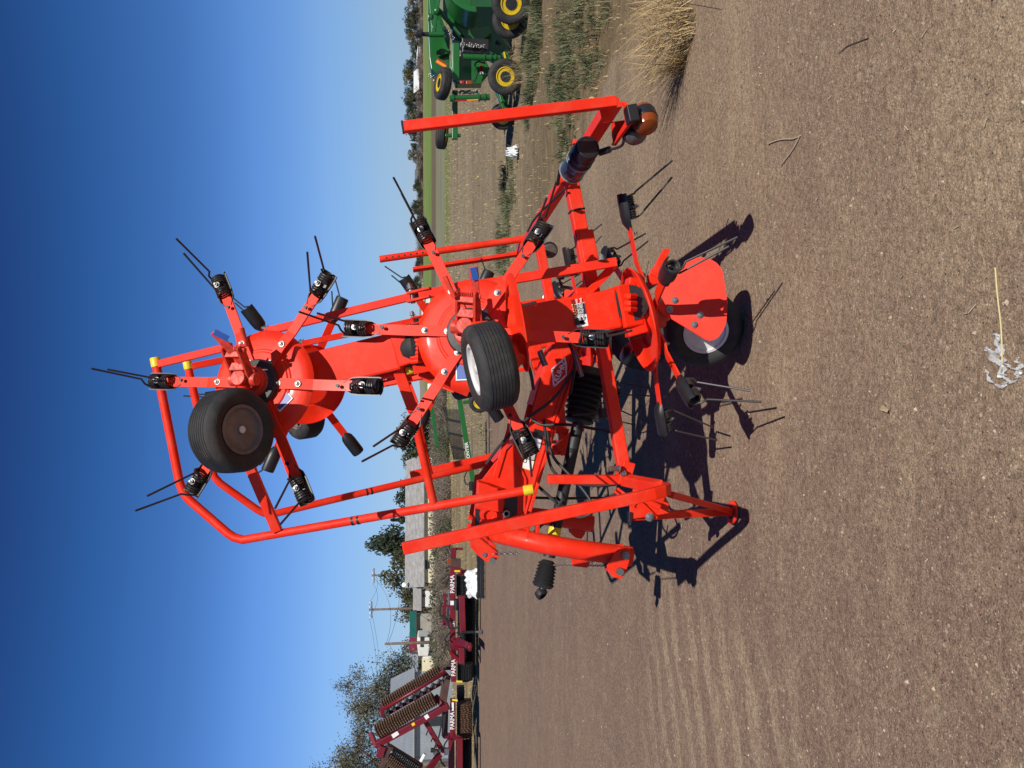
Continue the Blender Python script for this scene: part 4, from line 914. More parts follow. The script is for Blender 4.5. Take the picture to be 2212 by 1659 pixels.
mbuild(A, 'wing_end_plate', CRIM, lambda m: (m.bar(P(*q2(1000, 760), YR - .2), P(*q2(1070, 870), YR - .4), .12, .1), m.bar(P(*q2(1070, 440), YR), P(*q2(1160, 540), YR), .12, .1)), .01)
ringroller(A, P(*q2(262, 1210), YR - .35), P(*q2(985, 790), YR - .35), .195, 26, RUST, teeth=16)
ringroller(A, P(*q2(340, 880), YR + .15), P(*q2(1055, 440), YR + .15), .17, 27, RUST, teeth=16)
mbuild(A, 'wing_bar', CRIM, lambda m: (m.tube([P(*q2(345, 925), YR - .25), P(*q2(1125, 468), YR - .25)], .045, 10), m.tube([P(*q2(400, 985), YR - .1), P(*q2(1090, 590), YR - .1)], .05, 10)), 0)
mbuild(A, 'wing_bar_clamps', STEEL, lambda m: [m.box(P(400 * .1733 + 768 + k * 14.5, 1371.4 + 965 * .1733 - k * 8.3, YR - .2), .07, .1, .07) for k in range(9)])
mbuild(A, 'wing_springs', BLK, lambda m: [m.cyl(P(372 * .1733 + 768 + k * 14.2, 1371.4 + 980 * .1733 - k * 8.1, YR - .28), P(372 * .1733 + 772 + k * 14.2, 1371.4 + 930 * .1733 - k * 8.1, YR - .28), .035) for k in range(10)])
mbuild(A, 'strut', CRIM, lambda m: m.bar(P(*q2(860, 1060), YR - .1), P(*q2(1085, 1445), YR - .1), .12, .1), .01)
mbuild(A, 'tine_row', BLK, lambda m: [m.cyl(P(*q2(900 + 62 * k, 1200 + 80 * k), YR - .1), P(*q2(880 + 62 * k, 1250 + 80 * k), YR - .3), .015) for k in range(3)])
mbuild(A, 'hydraulic_cylinder', PLS, lambda m: m.cyl(P(*q2(1120, 950), YR - .3), P(*q2(1110, 1250), YR - .3), .08))
mbuild(A, 'hydraulic_hoses', BLK, lambda m: [m.tube(smooth([P(*q2(*k), YR - .5) for k in h]), .02, 6) for h in ([(1085, 960), (1075, 1100), (1040, 1270), (1000, 1370), (980, 1420)], [(1160, 1290), (1110, 1360), (1100, 1400), (1130, 1440)], [(1000, 1430), (1060, 1480), (1060, 1580), (1120, 1640)])])
mbuild(A, 'white_label', WHT, lambda m: m.prism([P(*q2(a, b), YR - .49) for a, b in ((445, 1245), (520, 1200), (545, 1240), (470, 1290))], (0, .01, 0)))
mbuild(A, 'white_label', WHT, lambda m: m.prism([P(*q2(a, b), YR - .49) for a, b in ((852, 1015), (895, 985), (922, 1025), (880, 1058))], (0, .01, 0)))
mbuild(A, 'yellow_label', YEL, lambda m: m.prism([P(*q2(a, b), YR - .49) for a, b in ((695, 1108), (730, 1088), (745, 1120), (710, 1140))], (0, .01, 0)))
mbuild(A, 'reflector', YEL, lambda m: m.prism([P(*q2(a, b), YR - .46) for a, b in ((1205, 797), (1272, 805), (1272, 830), (1205, 820))], (0, .01, 0)))
wing2 = mbuild(A, 'wing_beam', CRIM, lambda m: (m.bar(P(*q2(345, 1385), YR - .9), P(*q2(290, 1520), YR - .9), .16, .12), m.bar(P(*q2(660, 1540), YR - .6), P(*q2(800, 1640), YR - .6), .1, .1), m.bar(P(*q2(1050, 1490), YR - .6), P(*q2(880, 1720), YR - .9), .14, .14)), .01)
mbuild(A, 'wing_end_plate', BROWN, lambda m: m.bar(P(*q2(430, 1375), YR - .8), P(*q2(300, 1720), YR - .8), .12, .2), .01)
mbuild(A, 'wing_beam', BROWN, lambda m: m.bar(P(*q2(430, 1395), YR - .4), P(*q2(830, 1640), YR - .4), .1, .14), .01)
ringroller(A, P(*q2(460, 1480), YR - .7), P(*q2(760, 1680), YR - .7), .14, 14, IRON, teeth=14)
ringroller(A, P(*q2(400, 1530), YR - .8), P(*q2(700, 1760), YR - .8), .15, 14, RUST, teeth=14)
mbuild(A, 'white_stub', WHT, lambda m: m.cyl(P(*q2(815, 1575), YR - 1), P(*q2(865, 1485), YR - 1), .045))
mbuild(A, 'valve_block', STEEL, lambda m: (m.box(P(*q2(1015, 1460), YR - .3), .12, .1, .2), m.box(P(*q2(1135, 1450), YR - .5), .15, .1, .12)))
mbuild(A, 'gauge', BLK, lambda m: m.cyl(P(*q2(938, 1435), YR - .3), P(*q2(990, 1440), YR - .3), .06))
letters(A, 'PARMA', WTX, q2(1208, 1070), q2(1208, 900), YR - .40, .155, sx=.92, bold=.002)
mbuild(A, 'white_label', WHT, lambda m: m.prism([P(*q2(a, b), YR - .40) for a, b in ((1200, 840), (1225, 840), (1225, 945), (1200, 945))], (0, .01, 0)))

# --- white tarp on planks by the roller
def crumple(name, c, pts, th, seed, m):
    random.seed(seed); bm_ = bmesh.new(); N = 16; gridv = []
    for j in range(N + 1):
        row = []
        for i in range(N + 1):
            u, v = i / N, j / N; A_, B_, C_, D_ = pts; q = (A_ * (1 - u) + B_ * u) * (1 - v) + (D_ * (1 - u) + C_ * u) * v
            ed = min(u, v, 1 - u, 1 - v); k = min(1, ed * 6)
            q = q + V((random.gauss(0, .05), random.gauss(0, .05), 0)) * (q - c).length * .5 + (q - c) * (.16 * mnoise.noise(V((u * 3.1, v * 3.1, seed + 9)))) + V((0, 0, th * (k * .7 + 1.1 * abs(mnoise.noise(V((u * 4, v * 4, seed)))) + random.random() * .15)))
            row.append(bm_.verts.new(q - c))
        gridv.append(row)
    for j in range(N):
        for i in range(N): bm_.faces.new((gridv[j][i], gridv[j][i + 1], gridv[j + 1][i + 1], gridv[j + 1][i]))
    me = bpy.data.meshes.new(name); bm_.to_mesh(me); bm_.free(); me.materials.append(m)
    o = put(name, me); o.location = c; random.seed(11); return o
g = [P(x, y, Y_) for x, y, Y_ in ((1033, 1229, 18.9), (1032, 1292, 18.9), (1014, 1288, 19.6), (1014, 1232, 19.6))]
c = (g[0] + g[1] + g[2] + g[3]) / 4
tag(crumple('tarp', c, g, .12, 3, PLASW), 'crumpled white tarp lying on black planks in front of a crimson roller', 'tarp')
pe = empty('pallet', G(1040, 1250)); tag(pe, 'low black slatted pallet under the white tarp', 'pallet')
for (x, w_) in ((1034, .06), (1041, .05)): mbuild(pe, 'plank', PLS, lambda m: m.bar(P(x, 1200, 18.6 if x > 1036 else 18.9), P(x, 1292, 18.6 if x > 1036 else 18.9), .08, w_), .004)
for y in (1215, 1232, 1250, 1268, 1285): mbuild(pe, 'crossbar', PLS, lambda m: m.tube([P(1034, y, 18.9), P(1037, y + 4, 18.8), P(1042, y + 3, 18.6)], .012, 6))
gg = G(1126, 328); s_ = .09
tag(crumple('plastic_bag', V((gg.x, gg.y, terrain_z(gg.x, gg.y))), [V((gg.x + a * s_, gg.y + b * s_, terrain_z(gg.x, gg.y) + .02)) for a, b in ((-1, -1), (1, -.6), (.8, 1), (-1, .7))], .14, 5, PLASW), 'small white plastic bag blown into the weeds behind the crossbar', 'plastic bag')

# --- green rotary mower at the right edge
YG = 12.7
def qg(a, b): return (850.2 + a * .14879, b * .14879)
def qh(a, b): return (822.8 + a * .2315, b * .2315)
Mw = empty('rotary_mower', V((5.8, 12.6, terrain_z(5.8, 12.6))))
tag(Mw, 'green flex wing rotary mower with yellow wheel rims at the edge of the field', 'rotary mower')
def panel(name, m, pts, Yd, th, f=qg, bev=.01, parent=None): return mbuild(Mw, name, m, lambda k: k.prism([P(*f(a, b), Yd) for a, b in pts], (0, th, 0)), bev, parent)
panel('deck', GRN, ((490, -200), (490, 300), (520, 880), (545, 1040), (690, 1160), (800, 1120), (815, 600), (640, 180), (640, -200)), YG + .1, .25)
panel('deck', GRN, ((830, 800), (950, 850), (1310, 880), (1400, 1040), (1280, 1180), (1275, 1250), (900, 1250), (820, 1000)), YG - .2, .2)
panel('side_skirt', GRN, ((715, -200), (720, 180), (830, 410), (910, 410), (990, 520), (1080, 620), (1250, 640), (1425, 495), (1370, 400), (1240, 430), (1100, 380), (970, 280), (925, 200), (905, 100), (900, -200)), YG + .2, .12)
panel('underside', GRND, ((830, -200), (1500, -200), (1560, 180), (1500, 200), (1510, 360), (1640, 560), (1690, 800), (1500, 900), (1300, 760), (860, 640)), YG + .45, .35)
def arcp(c, r, a0, a1, n_): return [(c[0] + r * math.cos(R(a0 + (a1 - a0) * k / n_)), c[1] + r * math.sin(R(a0 + (a1 - a0) * k / n_))) for k in range(n_ + 1)]
panel('tyre_shroud', GRN, arcp((1190, -140), 435, 90, 190, 18) + arcp((1180, -140), 350, 190, 90, 18), YG - .5, .55)
panel('shroud_plate', GRN, arcp((1130, -140), 370, 90, 190, 14) + [(1125, -200)], YG - .1, .05)
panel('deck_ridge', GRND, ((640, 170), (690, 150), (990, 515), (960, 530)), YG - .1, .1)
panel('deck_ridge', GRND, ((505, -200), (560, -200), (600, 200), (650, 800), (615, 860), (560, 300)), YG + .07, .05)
panel('deck_rib', GRN, ((640, 820), (660, 840), (830, 780), (820, 750)), YG - .05, .12)
panel('stripe', JYEL, ((515, 290), (553, 300), (558, 540), (585, 870), (572, 875), (545, 565), (525, 520)), YG + .085, .01, bev=0)
panel('yellow_label', JYEL, ((645, 622), (690, 622), (692, 733), (647, 733)), YG + .085, .01, bev=0)
panel('label_mark', BTX, ((655, 632), (682, 632), (682, 645), (672, 645), (672, 708), (682, 708), (682, 722), (655, 722), (655, 708), (664, 708), (664, 645), (655, 645)), YG + .075, .008, bev=0)
panel('warning_label', WHT, ((1252, 1035), (1298, 1040), (1303, 1078), (1257, 1075)), YG - .32, .01, bev=0)
panel('warning_label', LENSR, ((1248, 945), (1296, 948), (1298, 1035), (1254, 1035)), YG - .32, .01, bev=0)
panel('slow_vehicle_reflector', ORG, ((610, 905), (632, 868), (765, 952), (757, 995)), YG - .25, .02, bev=0)
panel('slow_vehicle_reflector', LENSR, ((632, 866), (645, 848), (772, 935), (765, 950)), YG - .24, .02, bev=0)
mbuild(Mw, 'jack_pole', GRN, lambda m: m.cyl(P(*qg(510, 500), YG - .4), P(*qg(735, 500), YG - .4), .042))
mbuild(Mw, 'jack_foot', PLS, lambda m: (m.cyl(P(*qg(330, 492), YG - .4), P(*qg(515, 500), YG - .4), .034), m.cyl(P(*qg(330, 492), YG - .4), P(*qg(395, 495), YG - .4), .06), m.cyl(P(*qg(385, 495), YG - .4), P(*qg(405, 495), YG - .4), .085)))
mbuild(Mw, 'link_arm', GRN, lambda m: (m.bar(P(*qg(545, -150), YG - .3), P(*qg(590, 480), YG - .3), .09, .06), m.bar(P(*qg(680, -150), YG - .3), P(*qg(580, 480), YG - .35), .05, .05), m.ball(P(*qg(630, 165), YG - .35), .07), m.bar(P(*qg(600, 330), YG - .3), P(*qg(660, 500), YG - .3), .15, .12), m.cyl(P(*qg(505, 250), YG - .3), P(*qg(560, 260), YG - .3), .06)), .006)
for (a, b, cl) in (((1010, 825), (1550, 850), (1318, 1412, 1480)), ((815, 1432), (1395, 1410), (870, 1240, 1330))):
    d0 = lambda x, a=a, b=b: P(*qg(x, a[1] + (b[1] - a[1]) * (x - a[0]) / (b[0] - a[0])), YG - .55)
    pv = mbuild(Mw, 'pivot_tube', GRN, lambda m: m.cyl(d0(a[0]), d0(b[0]), .048, 18))
    mbuild(Mw, 'collar', GRN, lambda m: [m.cyl(d0(x - 8), d0(x + 8), .066, 18) for x in cl], 0, pv)
panel('reflector', ORG, ((1065, 1448), (1228, 1440), (1228, 1456), (1065, 1465)), YG - .62, .01, bev=0); panel('reflector', LENSR, ((890, 1458), (1062, 1448), (1062, 1465), (890, 1475)), YG - .62, .01, bev=0)
mbuild(Mw, 'tail_beam', GRN, lambda m: (m.bar(P(*qg(905, 640), YG - .45), P(*qg(905, 1180), YG - .45), .11, .1), m.bar(P(*qg(860, 660), YG - .4), P(*qg(870, 1020), YG - .4), .05, .12)), .008)
mbuild(Mw, 'wheel_arm', GRN, lambda m: (m.bar(P(*qh(690, 850), YG), P(*qh(690, 1300), YG), .09, .09), m.cyl(P(*qh(600, 1265), YG), P(*qh(745, 1265), YG), .03)), .006)
mbuild(Mw, 'wheel_fork', GRN, lambda m: (m.bar(P(*qh(1095, 850), YG - .2), P(*qh(1165, 1020), YG - .2), .10, .09), m.prism([P(*qg(a, b), YG - .35) for a, b in ((1400, 1060), (1470, 1070), (1640, 1480), (1560, 1490), (1480, 1200), (1395, 1130))], (0, .08, 0)), m.bar(P(*qg(1600, 760), YG - .4), P(*qg(1690, 910), YG - .4), .09, .06)), .006)
panel('reflector', JYEL, ((1592, 755), (1612, 755), (1640, 860), (1610, 865)), YG - .46, .01, bev=0)
lp = panel('light_plate', PLS, ((960, 1160), (1145, 1160), (1145, 1210), (960, 1210)), YG - .55, .02, bev=.004)
panel('tail_light', LENSR, ((972, 1172), (1032, 1172), (1032, 1222), (972, 1222)), YG - .58, .03, parent=lp); panel('tail_light', AMB, ((1050, 1172), (1142, 1172), (1142, 1228), (1050, 1228)), YG - .58, .03, parent=lp)
def chaincurtain(m, a, b, n_):
    a, b = V(a), V(b)
    for i in range(n_):
        c = a + (b - a) * ((i + .5) / n_)
        for k in range(3): m.ball(c + V((random.uniform(-.03, .03), -.02 * k, random.uniform(-.04, .04))), .011, 1, 1, 1.5, 6)
mbuild(Mw, 'chain_guard', STEEL, lambda m: (chaincurtain(m, P(*qg(680, 380), YG - .2), P(*qg(860, 560), YG - .2), 16), chaincurtain(m, P(*qg(980, 650), YG - .2), P(*qg(1340, 690), YG - .2), 22), chaincurtain(m, P(*qg(930, 1345), YG - .3), P(*qg(1230, 1345), YG - .3), 18), chaincurtain(m, P(*qg(530, 1090), YG + .1), P(*qg(610, 1180), YG + .1), 8)))
mbuild(Mw, 'cable', BLK, lambda m: m.tube(smooth([P(*qg(a, b), YG - .42) for a, b in ((1330, 920), (1220, 885), (1170, 940), (1225, 1050), (1195, 1140), (1165, 1190))]), .012, 6))
mbuild(Mw, 'gearbox', PLS, lambda m: (m.box(P(*qg(1180, 720), YG), .25, .3, .45), m.ball(P(*qg(1520, 620), YG), .05)), .02)
kw = dict(name='wheel', rmat=JYEL, base=Mw.location.copy(), parent=Mw, rimr=.52, ribs=4, hubr=.30)
wheel(P(*qg(715, 1215), YG - .45), (.06, -.28, .95), .25, .17, **kw)
wheel(P(954.8, 291, YG + .2), (.1, .12, .98), .235, .17, **kw)
def gw(px, Yd, ax, rad, w_):
    c = P(*px, Yd); c.z = rad - .02 + terrain_z(c.x, c.y); wheel(c, ax, rad, w_, **kw)
gw((1113, 44), 11.4, (-.35, -.93, 0), .26, .2); gw((1122, 8), 11.0, (-.5, -.85, .05), .28, .2); gw((1107, 167), 12.0, (-.3, -.95, 0), .27, .18); gw((1087, 252), 12.7, (-.45, -.9, 0), .21, .16)
gh = G(1130, 160)
dry_clump('dry_grass_clump', V((gh.x, gh.y, 0)), [(gh.x, gh.y, .18, 90, .55, -.2, 0), (gh.x + .3, gh.y, .2, 60, .5, 0, 0)], 'thin dry grass stalks standing before the yellow wheel of the green mower')

# --- green hay rake behind the tedder
YK = 17.0
Rk = empty('hay_rake', V((-1.2, YK, terrain_z(-1.2, YK)))); tag(Rk, 'green hay rake with rows of black tines, low behind the red tedder', 'hay rake')
kb = mbuild(Rk, 'frame_bar', GRN, lambda m: m.bar(P(990, 850, YK), P(1028, 1078, YK), .11, .11), .008)
mbuild(Rk, 'frame_bar', GRN, lambda m: m.bar(P(931, 868, 22), P(944, 965, 22), .10, .1), .008)
mbuild(Rk, 'rake_tines', BLK, lambda m: [m.tube([P(958 + 2.3 * i, 884, YK + .6), P(980 + 1.7 * i, 993, YK + .6)], .008, 5) for i in range(15)])
mbuild(Rk, 'tine_bar', PLS, lambda m: [m.bar(P(962 + k * 6, 905 + k * 30, YK + .55), P(996 + k * 4, 912 + k * 30, YK + .55), .05, .05) for k in range(3)] + [m.tube(smooth([P(1012, 1014, YK), P(1002, 1030, YK), P(1006, 1048, YK), P(1016, 1044, YK)]), .012, 6), m.box(P(1016, 1050, YK - .08), .2, .06, .06)])
mbuild(Rk, 'wheel_leg', GRN, lambda m: (m.bar(P(1000, 870, YK), P(1048, 862, YK), .08, .08), m.bar(P(1025, 1065, YK), P(1060, 1066, YK), .07, .07)))
letters(Rk, 'FRONTIER', WTX, (1010.5, 978), (1006.5, 950), YK - .065, .10, bold=.001)
wheel(P(1036, 868, YK - .1), (-.3, -.95, 0), .24, .16, name='wheel', rmat=YEL, base=Rk.location.copy(), parent=Rk, rimr=.55, ribs=4)

# ------------------------------------------------------------------ buildings
def cladding(name, c1, sc, axis_='X', rough=.6, c2=None, metal=0.0):
    m = mat(name, c1, rough, metal, .12, 1.5, col2=c2); t = m.node_tree; n = t.nodes
    wv = n.new('ShaderNodeTexWave'); wv.bands_direction = axis_; wv.inputs['Scale'].default_value = sc
    tc = n.new('ShaderNodeTexCoord'); t.links.new(tc.outputs['Object'], wv.inputs['Vector'])
    bp = n.new('ShaderNodeBump'); bp.inputs['Strength'].default_value = .5; bp.inputs['Distance'].default_value = .04
    t.links.new(wv.outputs[0], bp.inputs['Height']); t.links.new(bp.outputs[0], n['Principled BSDF'].inputs['Normal']); return m
SHING = mat('grey_shingles', (.30, .29, .28), .9, var=.28, vscale=1.6, bump=.3, bscale=9)
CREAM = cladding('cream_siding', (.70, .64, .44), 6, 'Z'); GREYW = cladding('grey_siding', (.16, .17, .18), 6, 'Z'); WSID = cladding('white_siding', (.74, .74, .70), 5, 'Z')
TIN = cladding('tin_sheet', (.30, .33, .34), 3.2, 'X', .45, metal=.3); TINR = cladding('tin_roof', (.36, .39, .41), 2.2, 'X', .4, metal=.3)
GROOF = cladding('green_tin_roof', (.015, .12, .08), 4, 'X', .5); RROOF = cladding('red_tin_roof', (.24, .02, .03), 4, 'X', .5); TANW = cladding('tan_siding', (.33, .31, .26), 6, 'Z')
GLASS = mat('window_glass', (.03, .035, .04), .1, var=.1); TRIM = mat('dark_trim', (.04, .035, .03), .6)
def house(label, y0, y1, xr, xe, Yd, depth, wall, roof, gable=None, wins=(), over=.35, slope_back=0.5, base=-1.7, cat='house', extra=None, yaw=15):
    """y0 right end and y1 left end in the picture, xr ridge row, xe eave row, all on the front at distance Yd"""
    xR = P(xe, y0, Yd).x; xL = P(xe, y1, Yd).x; ze = P(xe, y0, Yd).z; zr = P(xr, y0, Yd + depth / 2).z; Yb = Yd + depth
    c = V(((xL + xR) / 2, Yd + depth / 2, base)); h = empty('house' if cat == 'house' else 'shed', c); tag(h, label, cat)
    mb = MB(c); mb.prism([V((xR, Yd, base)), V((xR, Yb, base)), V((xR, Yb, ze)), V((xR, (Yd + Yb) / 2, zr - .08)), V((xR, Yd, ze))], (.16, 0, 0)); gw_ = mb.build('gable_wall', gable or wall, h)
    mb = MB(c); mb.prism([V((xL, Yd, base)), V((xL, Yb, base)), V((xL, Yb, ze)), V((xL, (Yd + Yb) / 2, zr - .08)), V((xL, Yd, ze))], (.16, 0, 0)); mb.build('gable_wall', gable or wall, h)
    mb = MB(c); mb.prism([V((xL + .08, Yd, base)), V((xR - .08, Yd, base)), V((xR - .08, Yd, ze)), V((xL + .08, Yd, ze))], (0, .14, 0)); fw = mb.build('wall', wall, h)
    mb = MB(c); mb.prism([V((xL + .08, Yb, base)), V((xR - .08, Yb, base)), V((xR - .08, Yb, ze)), V((xL + .08, Yb, ze))], (0, .14, 0)); mb.build('wall', wall, h)
    mb = MB(c); k = (zr - ze) / (depth / 2); o_ = over
    for sg in (1, -1):
        ye = Yd - o_ if sg > 0 else Yb + o_; ym = (Yd + Yb) / 2
        q = [V((xL - o_, ye, ze - k * o_ + .05)), V((xR + o_, ye, ze - k * o_ + .05)), V((xR + o_, ym, zr + .05)), V((xL - o_, ym, zr + .05))]; mb.prism(q, (0, 0, .1))
    rf = mb.build('roof', roof, h)
    mb = MB(c); mb.bar(V((xL - o_, Yd - o_ - .03, ze - k * o_ + .0)), V((xR + o_, Yd - o_ - .03, ze - k * o_ + .0)), .14, .05, (0, 0, 1)); mb.build('gutter', TRIM, rf)
    for (x0, x1, ya, yb) in wins:
        a = P(x0, ya, Yd - .1); b = P(x1, yb, Yd - .1); mb = MB(c); cx, cz = (a.x + b.x) / 2, (a.z + b.z) / 2; w_, h_ = abs(a.x - b.x), abs(a.z - b.z)
        mb.prism([V((cx - w_ / 2, Yd - .12, cz - h_ / 2)), V((cx + w_ / 2, Yd - .12, cz - h_ / 2)), V((cx + w_ / 2, Yd - .12, cz + h_ / 2)), V((cx - w_ / 2, Yd - .12, cz + h_ / 2))], (0, .06, 0)); wd = mb.build('window', TRIM, h)
        mb = MB(c); mb.prism([V((cx - w_ * .42, Yd - .16, cz - h_ * .42)), V((cx + w_ * .42, Yd - .16, cz - h_ * .42)), V((cx + w_ * .42, Yd - .16, cz + h_ * .42)), V((cx - w_ * .42, Yd - .16, cz + h_ * .42))], (0, .02, 0)); mb.build('pane', GLASS, wd)
    if extra: extra(c, h, rf)
    h.rotation_euler = (0, 0, R(yaw))
    return h
def dish(c, h, rf):
    mb = MB(c); p = P(873, 1266, 88); mb.lathe(p, (.3, -.8, .4), [(.0, .06), (.15, .04), (.26, -.03), (.28, -.035), (.26, -.015), (.15, .025), (0, .05)], 20); mb.cyl(p, p + V((0, .2, -.5)), .04); mb.build('satellite_dish', WHT, rf)
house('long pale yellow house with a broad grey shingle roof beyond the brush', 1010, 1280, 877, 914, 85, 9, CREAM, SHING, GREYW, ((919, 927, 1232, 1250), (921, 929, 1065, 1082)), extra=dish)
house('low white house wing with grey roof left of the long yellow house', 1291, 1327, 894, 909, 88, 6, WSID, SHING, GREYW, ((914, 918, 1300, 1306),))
house('small tan shed with a green metal roof between poles', 1343, 1383, 887, 898, 80, 5, TANW, GROOF, None, ((904, 911, 1372, 1377),), cat='shed')
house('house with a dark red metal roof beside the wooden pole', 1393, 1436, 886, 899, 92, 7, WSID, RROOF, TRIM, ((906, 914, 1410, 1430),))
house('grey tin shed with a sloping pale roof behind the folded rollers', 1438, 1484, 880, 901, 84, 6, CREAM, TINR, WSID, ((903, 910, 1446, 1463),), cat='shed')
house('large grey corrugated metal barn behind the folded rollers', 1548, 1720, 846, 893, 42, 9, TIN, TINR, TIN, ((925, 955, 1640, 1658),), over=.25, base=-.9, cat='barn', yaw=27)
house('white trailer house behind the upright rotors', 640, 705, 912, 917, 112, 4, WSID, WSID, None, ((920, 926, 662, 668),), over=.1, base=-.2)
house('far white farm shed with pale roof under the tree line', 143, 184, 894, 905, 300, 14, TRIM, WHT, None, (), base=0, cat='shed', yaw=-10)
house('far long white building with grey roof in front of bare trees', 362, 398, 896.5, 902, 320, 10, WSID, GREYW, None, ((903, 905, 368, 374), (903, 905, 380, 386)), base=0, cat='shed', yaw=0)
house('far low white shed right of the dark pole tops', 106, 134, 900, 903, 310, 10, WSID, WHT, None, (), base=0, cat='shed')
# white camper
cw = P(918, 1388, 74); cw.z = -1.6; cp = empty('camper', cw); tag(cp, 'white camper parked beside the small green roofed shed', 'camper')
mb = MB(cw); mb.prism([P(x, y, 74) for x, y in ((903, 1369), (901, 1385), (904, 1409), (925, 1409), (928, 1390), (928, 1369))], (0, 2.2, 0)); mb.build('body', WSID, cp, .08)
for (x0, x1, ya, yb) in ((908, 916, 1375, 1386), (908, 915, 1392, 1398)):
    mb = MB(cw); mb.prism([P(x, y, 72.87) for x, y in ((x0, ya), (x0, yb), (x1, yb), (x1, ya))], (0, .04, 0)); mb.build('window', GLASS, cp)
mb = MB(cw); mb.cyl(P(929, 1380, 73), P(929, 1380, 73.3), .36, 16); mb.cyl(P(929, 1400, 73), P(929, 1400, 73.3), .36, 16); mb.build('wheel', TYR, cp)
# white pickup glimpsed behind the tedder
YP = 84; pw = P(940, 878, YP); pw.z = terrain_z(pw.x, YP); pk = empty('pickup_truck', pw); tag(pk, 'white pickup truck parked behind the red tedder in the brush', 'pickup truck')
zb = pw.z
def px_(a, z): return V((pw.x + a, YP, zb + z))
mb = MB(pw); mb.prism([px_(*q) for q in ((-2.4, .45), (-2.4, 1.05), (-1.2, 1.15), (-.75, 1.75), (.6, 1.8), (.75, 1.2), (2.5, 1.2), (2.5, .5))], (0, 1.7, 0)); mb.build('body', WHT, pk, .06)
for q in (((-1.05, 1.2), (-.68, 1.65), (-.15, 1.68), (-.15, 1.2)), ((-.08, 1.2), (-.08, 1.68), (.5, 1.7), (.58, 1.2))):
    mb = MB(pw); mb.prism([px_(*k) + V((0, -.86, 0)) for k in q], (0, .02, 0)); mb.build('window', GLASS, pk)
for a in (-1.55, 1.6):
    mb = MB(pw); mb.lathe(px_(a, .38) + V((0, -.62, 0)), (0, -1, 0), [(.2, 0), (.36, 0), (.38, .05), (.38, .2), (.34, .24), (.2, .22)], 24); w_ = mb.build('wheel', TYR, pk)
    mb = MB(pw); mb.lathe(px_(a, .38) + V((0, -.83, 0)), (0, -1, 0), [(.2, 0), (.1, .02), (0, .02)], 18); mb.build('rim', STEEL, w_)

# ------------------------------------------------------------------ poles and wires
def pole(x0, x1, y, Yd, r, arm, label):
    t0 = P(x0, y + 3, Yd); b = P(x1, y - 1, Yd); b.z = -1.7; e = empty('utility_pole', b); tag(e, label, 'utility pole', 'wooden utility poles')
    mbuild(e, 'pole', WOOD, lambda m: m.tube([b, t0], [r, r * .75], 10))
    if arm: mbuild(e, 'crossarm', WOOD, lambda m: m.bar(t0 + V((-arm, -.1, -.35)), t0 + V((arm, -.1, -.35)), .14, .12)); mbuild(e, 'insulators', WHT, lambda m: [m.cyl(t0 + V((k * arm * .9, -.1, -.28)), t0 + V((k * arm * .9, -.1, -.05)), .06, 8) for k in (-1, -.4, .4, 1)])
    return t0
pa = pole(803, 935, 1240, 115, .17, 1.1, 'thin utility pole with a crossarm, right of two over the grey roof')
pb_ = pole(797, 935, 1314, 95, .17, 1.0, 'utility pole with a crossarm over the low white house wing')
pc = pole(831, 935, 1388, 72, .15, 0, 'bare brown utility pole in front of the dark red roof')
pd = pole(818, 935, 1471, 105, .17, 0, 'grey utility pole behind the bare tree branches')
def wire(a, b, sag, r=.018, label=''):
    a, b = V(a), V(b); c = (a + b) / 2; pts = [a + (b - a) * (i / 16) + V((0, 0, -sag * 4 * (i / 16) * (1 - i / 16))) for i in range(17)]
    mb = MB(c); mb.tube(pts, r, 5); o = mb.build('power_line', BTX); o.location = c; tag(o, label, 'power line')
for k, nm in ((-1, 'left'), (1, 'right')):
    wire(pa + V((k, -.1, -.05)), pb_ + V((k * .9, -.1, -.05)), .9, .016, 'power line between the two crossarm poles, %s strand' % nm)
    wire(pb_ + V((k * .9, -.1, -.05)), P(806 + 8 * k, 1640, 90), .9, .016, 'power line from the crossarm pole toward the bare tree, %s strand' % nm)
wire(pc + V((0, 0, -.3)), P(862, 1256, 86), .4, .016, 'service wire from the bare brown pole to the grey roof')
wire(pc + V((0, 0, -.4)), P(864, 1480, 80), .3, .016, 'service wire from the bare brown pole toward the tin shed')
wire(pa + V((-.5, 0, -.4)), pc + V((0, 0, -.15)), 1.2, .016, 'slack wire from the far crossarm pole to the bare brown pole')

# ------------------------------------------------------------------ trees and shrubs
def leafmat(name, a, b, sc):
    m = mat(name, a, .65, var=0, vscale=sc, col2=b); m.node_tree.nodes['Principled BSDF'].inputs['Specular IOR Level'].default_value = .2; return m
LF1 = leafmat('dark_evergreen_leaf', (.016, .027, .016), (.060, .072, .038), .6); LF2 = leafmat('dusty_olive_leaf', (.038, .042, .018), (.10, .10, .05), .5)
LF3 = leafmat('autumn_leaf', (.08, .07, .03), (.19, .15, .07), .5); TWG = leafmat('grey_twig', (.09, .072, .056), (.27, .22, .17), 1.2); SAGE = leafmat('sage_leaf', (.05, .055, .03), (.15, .15, .09), 1.2)
LF4 = leafmat('pale_olive_leaf', (.065, .060, .028), (.17, .15, .075), .4); BLUL = leafmat('blue_green_leaf', (.06, .075, .06), (.17, .19, .155), .5)
def quad(vs_, fs, c, s, rnd):
    a = V((rnd.gauss(0, 1), rnd.gauss(0, 1), rnd.gauss(0, 1))).normalized(); b = a.orthogonal().normalized(); w = a.cross(b); k = len(vs_); e = rnd.uniform(.5, 1.0)
    vs_ += [tuple(c + b * s), tuple(c + w * s * e), tuple(c - b * s), tuple(c - w * s * e)]; fs.append((k, k + 1, k + 2, k + 3))
